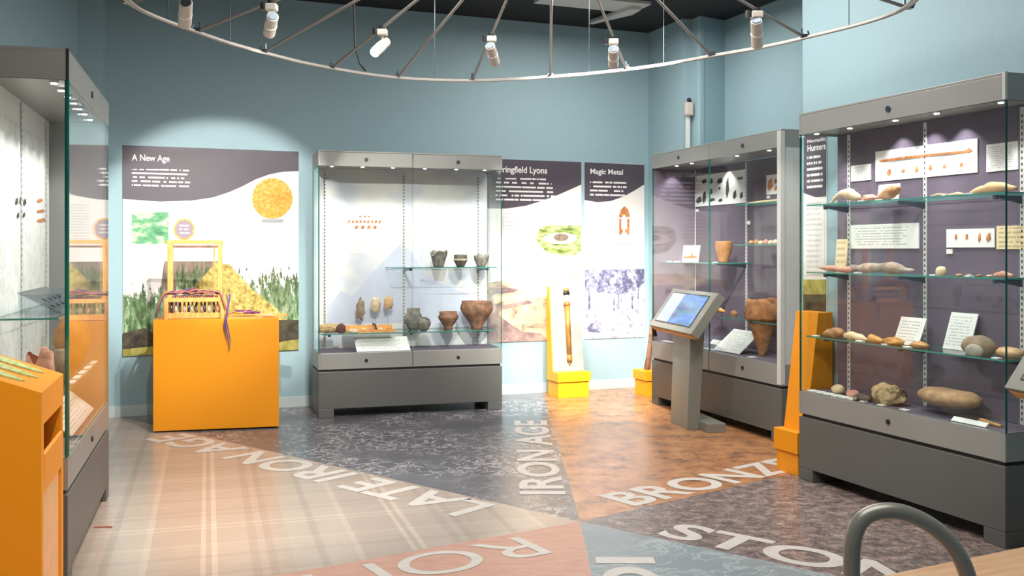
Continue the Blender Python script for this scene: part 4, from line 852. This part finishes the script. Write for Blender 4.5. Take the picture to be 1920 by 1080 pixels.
def kiosk(label, ox, oy, th, L=.98, handset=True, dz=0):
    r = empty('touchscreen_kiosk', (ox, oy, 0), th, label, 'information kiosk')
    z0, z1, dy = .765+dz, 1.077+dz, .22
    v = Vector((0, dy, z1-z0)).normalized(); nb = Vector((0, v.z, -v.y))    # up the face, back from the face
    up = (Vector((0, dy, z1-z0))).length
    def bx(mb, x0, x1, s0, s1, t0, t1):
        vs = []
        for t in (t0, t1):
            for (x, s) in ((x0, s0), (x1, s0), (x1, s1), (x0, s1)): vs.append(Vector((x, 0, z0))+v*s+nb*t)
        for q in vs: q.x = q.x
        mb.add([Vector((q.x, q.y, q.z)) for q in vs], [(0,1,2,3),(7,6,5,4),(0,4,5,1),(1,5,6,2),(2,6,7,3),(3,7,4,0)])
        return mb
    bx(MB(), 0, L, 0, up, 0, .075).build('screen_housing', 'kiosk', r, bevel=.004)
    bx(MB(), .07, L-.10, .05, up-.035, -.003, -.0005).build('bezel', 'black', r)
    bx(MB(), .085, L-.115, .06, up-.045, -.0045, -.0032).build('screen', 'screen', r)
    bx(MB(), .02, L-.01, -.006, -.0005, .02, .07).build('lower_edge_strip', 'pine', r)  # narrow orange-brown strip along the lower edge of the screen head
    c0, c1, yf = L*.40, L*.40+.38, .05
    m = MB(); vs = [(c0, yf, .0), (c1, yf, 0), (c1, yf+.10, 0), (c0, yf+.10, 0), (c0-.0, yf+.03, z0+.02), (c1-.0, yf+.03, z0+.02), (c1-.0, yf+.15, z0+.1), (c0-.0, yf+.15, z0+.1)]
    m.add(vs, [(0,3,2,1),(4,5,6,7),(0,1,5,4),(1,2,6,5),(2,3,7,6),(3,0,4,7)]); m.build('column', 'kiosk', r, bevel=.004)
    MB().box(c0+.02, min(c1+.16, L-.02), yf+.102, yf+.255, 0, .07).build('foot', 'kiosk', r, bevel=.004)
    if handset:
        q = MB(); q.tube([(-.02, .06, z0-.10), (-.025, .05, z0-.02), (-.025, .06, z0+.06)], [.022, .014, .022], 10); h = q.build('handset', 'black', r, smooth=True)
        MB().box(-.012, -.0005, .055, .075, z0-.02, z0+.05).build('cradle', 'black', r)
    return r
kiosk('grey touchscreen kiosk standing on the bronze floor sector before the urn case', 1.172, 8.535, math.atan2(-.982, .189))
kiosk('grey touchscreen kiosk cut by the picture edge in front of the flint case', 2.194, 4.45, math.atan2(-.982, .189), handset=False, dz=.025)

# ------------------------------------------------------------------ left orange lectern plinth with leaflets
FP = Fr(-1.604, 3.40, math.atan2(.955, -.296))   # x runs from near to far along the face with the slot, depth to the left
r = empty('leaflet_plinth', FP.W(0, 0), FP.th, 'orange sloping-top plinth in the left foreground with leaflet slot', 'display plinth')
LP, DP = .555, .75; zt = lambda y: .915+y*.37
def slopebox(mb, x0, x1, y0, y1, z0, off=0):
    vs = [(x0, y0, z0), (x1, y0, z0), (x1, y1, z0), (x0, y1, z0), (x0, y0, zt(y0)+off), (x1, y0, zt(y0)+off), (x1, y1, zt(y1)+off), (x0, y1, zt(y1)+off)]
    mb.add(vs, [(0,3,2,1),(4,5,6,7),(0,1,5,4),(1,2,6,5),(2,3,7,6),(3,0,4,7)]); return mb
DPt = .60
bm_ = MB(); slopebox(bm_, 0, LP, .16, DPt, 0); slopebox(bm_, 0, .05, 0, .16, 0); slopebox(bm_, LP-.05, LP, 0, .16, 0); slopebox(bm_, .05, LP-.05, 0, .16, .80)
bm_.build('body', 'orange', r)
MB().box(.0505, LP-.0505, .01, .03, 0, .62).build('front_panel', 'peach', r)
pk = MB().prism([(.031, .55), (.031, .60), (.006, .70), (-.004, .695), (.0, .56)], .05, LP-.05, ax='x').build('pocket_lip', 'orange', r)
for k in range(3):
    o = MB().box(-.055, .055, -.001, .001, 0, .13).build('leaflet', 'white', loc=FP.W(.17+.09*k, .06+.012*k, .585), rot=(math.radians(-14-4*k), math.radians(6-5*k), FP.th))
    tag(o, ['folded white leaflet poking out of the orange slot, nearest', 'white leaflet in the middle of the orange slot', 'white leaflet farthest back in the orange slot'][k], 'leaflet')
    o.location.z = .63
M['leafgreen'] = mottled('green_felt_leaf', [(.3, srgb(150, 166, 90)), (.7, srgb(200, 208, 150))], 14, (1, 6, 1), rough=.8, bump=.3)
for k, (x, y0, ln) in enumerate(((.44, .05, .34), (.29, .05, .34), (.14, .07, .34))):
    n_ = 14; up_, dn_ = [], []
    for j in range(n_+1):
        t = j/n_; wv = .05*math.sin(PI*t)**.6+.001; yy_ = y0+ln*t; up_.append((x+.05*(t-.5)+wv, yy_)); dn_.append((x+.05*(t-.5)-wv, yy_))
    pl = up_+dn_[::-1]; nn = len(pl); m = MB()
    vs = [(a, b, zt(b)+.001-.915) for a, b in pl]+[(a, b, zt(b)+.006-.915) for a, b in pl]
    m.add(vs, [list(range(nn))[::-1], list(range(nn, 2*nn))]+[[i, (i+1) % nn, (i+1) % nn+nn, i+nn] for i in range(nn)])
    o = m.build('felt_leaf', 'leafgreen', loc=FP.W(0, 0, .915), rot=(0, 0, FP.th)); tag(o, ['long green leaf shape farthest up the orange plinth top', 'middle long green leaf shape on the orange plinth top', 'long green leaf shape nearest the front of the orange plinth'][k], 'leaf')

# ------------------------------------------------------------------ foreground: steel hoop and wooden bench top
r = empty('steel_hoop_rail', (.61, 1.5, 0), 0, 'bent grey steel tube hoop in the near right foreground', 'rail')
pts = []
ctrl = [(1597, 1600), (1597, 1300), (1597, 1110), (1597, 1060), (1599, 1020), (1607, 990), (1622, 970), (1645, 960), (1675, 958), (1705, 965), (1740, 982), (1770, 1005), (1792, 1032), (1808, 1062), (1818, 1095), (1824, 1140), (1826, 1300), (1826, 1600)]
for (px, py) in ctrl:
    z = H-(py-HZ)*1.5/F; pts.append(((px-960)/F*1.5-.61, 0, z))
pts[0] = (pts[1][0], 0, .003); pts[-1] = (pts[-2][0], 0, .003)
cat = []
P_ = [Vector(p) for p in pts]
for i in range(len(P_)-1):
    p0, p1_, p2, p3 = P_[max(i-1, 0)], P_[i], P_[i+1], P_[min(i+2, len(P_)-1)]
    for j in range(4):
        t = j/4; cat.append(.5*((2*p1_)+(-p0+p2)*t+(2*p0-5*p1_+4*p2-p3)*t*t+(-p0+3*p1_-3*p2+p3)*t**3))
cat.append(P_[-1])
MB().tube(cat, .0124, 16).build('tube', 'tube', r, smooth=True)
for p in (pts[0], pts[-1]): MB().tube([(p[0], 0, .0), (p[0], 0, .006)], .035, 20).build('floor_flange', 'tube', r)
FT = Fr(1.10, 2.18, math.atan2(.452, .892))
r = empty('wooden_bench', FT.W(0, 0), FT.th, 'pale oak bench top in the extreme lower right foreground', 'bench')
MB().box(-1.25, .35, -.30, 0, .72, .75).build('top', 'wood', r, bevel=.004)
for x, y in ((-1.2, -.28), (-1.2, -.05), (.27, -.28), (.27, -.05)): MB().box(x, x+.05, y, y+.05-.02, 0, .72).build('leg', 'wood', r)

# ------------------------------------------------------------------ ring truss with spotlights
RZ = 1.25
ringpx = [(239, 5), (369, 58.6), (494, 97.6), (622, 127.6), (745, 146), (885, 151), (1032, 143), (1175, 130), (1334, 104), (1509, 70), (1704, 15)]
rc = Vector((-.03*RZ, 4.256*RZ)); hub = Vector((.1144*1.914, 2.779*1.914, H+1.914))
rp = []
for (px, py) in ringpx:
    rp.append(Vector(((px-960)/(HZ-py)*RZ, F/(HZ-py)*RZ)))
ang = [((math.atan2(p.y-rc.y, p.x-rc.x)+PI/2) % (2*PI)-PI/2, (p-rc).length) for p in rp]
ang.sort()
full = list(ang)
a_hi, a_lo = ang[-1], ang[0]
nb_ = 13
for k in range(1, nb_):
    t = k/nb_; full.append((a_hi[0]+(a_lo[0]+2*PI-a_hi[0])*t, a_hi[1]*(1-t)+a_lo[1]*t))
def rad(q):
    q = (q-full[0][0]) % (2*PI)+full[0][0]; L_ = full+[(full[0][0]+2*PI, full[0][1])]
    for (q0, r0), (q1, r1) in zip(L_[:-1], L_[1:]):
        if q0 <= q <= q1:
            t = (q-q0)/(q1-q0); t = t*t*(3-2*t)*.3+t*.7; return r0*(1-t)+r1*t
    return full[0][1]
truss = empty('ring_truss', (rc.x, rc.y, H+RZ), 0, 'grey suspended ring truss with spokes carrying the spotlights', 'lighting truss')
circ = []
for k in range(97):
    q = 2*PI*k/96; rr_ = (rad(q-.09)+2*rad(q)+rad(q+.09))/4; circ.append((rr_*math.cos(q), rr_*math.sin(q)))
circ[-1] = circ[0]
for z, s_ in ((0, 1), (-.012, .985)):
    MB().tube([(x*s_, y*s_, z) for x, y in circ], .011 if z == 0 else .007, 8, cap=False).build('ring_tube', 'ring', truss, smooth=True)
hl = hub-truss.location
sp_pts = rp+[Vector((rc.x+r_*math.cos(q), rc.y+r_*math.sin(q))) for q, r_ in full[len(ang):]]
for p in sp_pts:
    q = Vector((p.x-rc.x, p.y-rc.y, 0)); s_ = MB().tube([q, hl], .0095, 8).build('spoke', 'ring', truss, smooth=True)
    m = MB(); e = q.normalized(); m.tube([q-e*.02+Vector((0, 0, .012)), q-e*.02+Vector((0, 0, .05))], .006, 6); m.tube([q+e*.03+Vector((0, 0, .012)), q+e*.02+Vector((0, 0, .04))], .005, 6)
    m.box(q.x-.02, q.x+.02, q.y-.02, q.y+.02, -.004, .016); m.build('clamp', 'chrome', truss)
MB().tube([hl+Vector((0, 0, -.03)), hl+Vector((0, 0, .04))], .09, 24).build('hub', 'ring', truss)
MB().tube([hl+Vector((0, 0, .04)), Vector((hl.x, hl.y, CZ-H-RZ))], .02, 12).build('drop_rod', 'ring', truss)
for px in (305, 430, 813, 1100, 1247, 1604):
    # thin steel wire up to the ceiling
    best = min(range(96), key=lambda k: abs(960+F*(circ[k][0]+rc.x)/(circ[k][1]+rc.y)-px)+(0 if circ[k][1] > 0 else 9999))
    x, y = circ[best]; MB().tube([(x, y, 0), (x, y, CZ-H-RZ)], .0022, 5).build('suspension_wire', 'chrome', truss)
bx_ = min(range(96), key=lambda k: abs(960+F*(circ[k][0]+rc.x)/(circ[k][1]+rc.y)-680)+(0 if circ[k][1] > 0 else 9999)); x, y = circ[bx_]
cb = MB().tube([(x+rc.x-.08, y+rc.y, CZ), (x+rc.x-.08, y+rc.y, 3.1), (x+rc.x-.075, y+rc.y, 2.85), (x+rc.x-.04, y+rc.y, 2.72), (x+rc.x, y+rc.y, H+RZ+.02)], .007, 8).build('power_cable', 'black', smooth=True); tag(cb, 'black power cable hanging from the ceiling onto the ring truss', 'cable')

def spotlight(label, ring_i, px, target, lit=True, e=0, ang_=34, blend=.6, off=0):
    p = rp[ring_i]; a = Vector((p.x, p.y, H+RZ)); t = None
    for k in range(1001):
        q = a.lerp(hub, k/1000); x = 960+F*q.x/q.y
        if t is None or abs(x-px) < t[0]: t = (abs(x-px), q)
    q = t[1]; r = empty('spotlight', q, 0, label, 'spotlight')
    MB().box(-.032, .032, -.03, .03, -.05, -.012).build('adaptor', 'lampw', r, bevel=.006)
    MB().tube([(-.045, 0, -.005), (-.045, 0, -.045)], .018, 10).build('clamp_knob', 'black', r)
    MB().tube([(0, 0, -.0105), (0, 0, .011)], .022, 12).build('clamp', 'black', r)
    MB().tube([(0, 0, -.05), (0, 0, -.085)], .008, 8).build('stem', 'lampw', r)
    d = (Vector(target)-q).normalized(); c = Vector((0, 0, -.112))
    MB().tube([c-d*.062, c-d*.055], .026, 20).build('rear_ring', 'chrome', r)
    b_ = MB().tube([c-d*.055, c+d*.03], .033, 24).build('body', 'lampw', r, smooth=False, bevel=.002)
    MB().tube([c+d*.03, c+d*.04], .0355, 24).build('band', 'white', r)
    MB().tube([c+d*.04, c+d*.118], .034, 24).build('snoot', 'lampw', r, bevel=.002)
    MB().tube([c+d*.1185, c+d*.1195], .028, 20).build('lens', 'lens', r)
    if e: spotl(c+d*.13, Vector(target)-q, e, ang_, blend, .02, parent=r)
    return r
spotlight('off-white spotlight hanging straight down above the loom panel', 1, 509, (-2.55, 8.75, 1.45), e=300, ang_=40, blend=.35)
spotlight('spotlight with its lit lens turned towards the left foreground', 3, 717, (-1.9, 3.9, 1.0), e=90, ang_=40)
spotlight('tilted spotlight above the case of bowls and field panel', 5, 922, (.55, 9.85, 1.0), e=200, ang_=38)
spotlight('upright spotlight nearest the single central spoke', 7, 1150, (1.0, 10.0, 1.1), e=200, ang_=36)
spotlight('spotlight above the urn case near the wall pilaster', 9, 1419, (1.95, 7.6, 1.0), e=45, ang_=46)
spotlight('spotlight at the top left end of the ring, mostly above the picture', 0, 348, (-2.9, 8.4, 1.0), e=60, ang_=40)

# ceiling fixture and wall detector
r = empty('ceiling_tray', (.72, 9.0, CZ), math.radians(22), 'pale slatted metal tray fixed to the black ceiling', 'ceiling fixture')
MB().box(-.5, .5, -.2, .16, -.03, 0).build('tray', 'metal2', r, bevel=.004)
MB().prism([(.25, .57), (.30, .59), (.47, .1), (.45, -.1), (.36, -.1), (.30, .2)], -.06, -.031, ax='z').build('light_head', 'metal2', r)
Pn = Vector((1.70, 9.66)); 
r = empty('motion_detector', (1.699, 9.66, 2.78), math.radians(18), 'small white detector on a trunking strip on the wall pilaster', 'detector')
MB().box(-.04, .04, -.055, -.001, -.075, .055).build('housing', 'lampw', r, bevel=.012)
MB().tube([(0, -.045, .055), (0, -.03, .085)], .02, 12).build('sensor_dome', 'black', r, smooth=True)
MB().box(-.02, .02, -.016, -.001, -1.3, -.075).build('trunking', 'white', r)
# scraps on the floor
o = MB().tube([(0, 0, .004), (.05, .012, .004), (.09, .006, .004)], .004, 6).build('red_thread', 'yarn3', loc=(*G(176, 990), 0)); tag(o, 'short red thread lying on the tartan floor by the foreground case', 'thread')
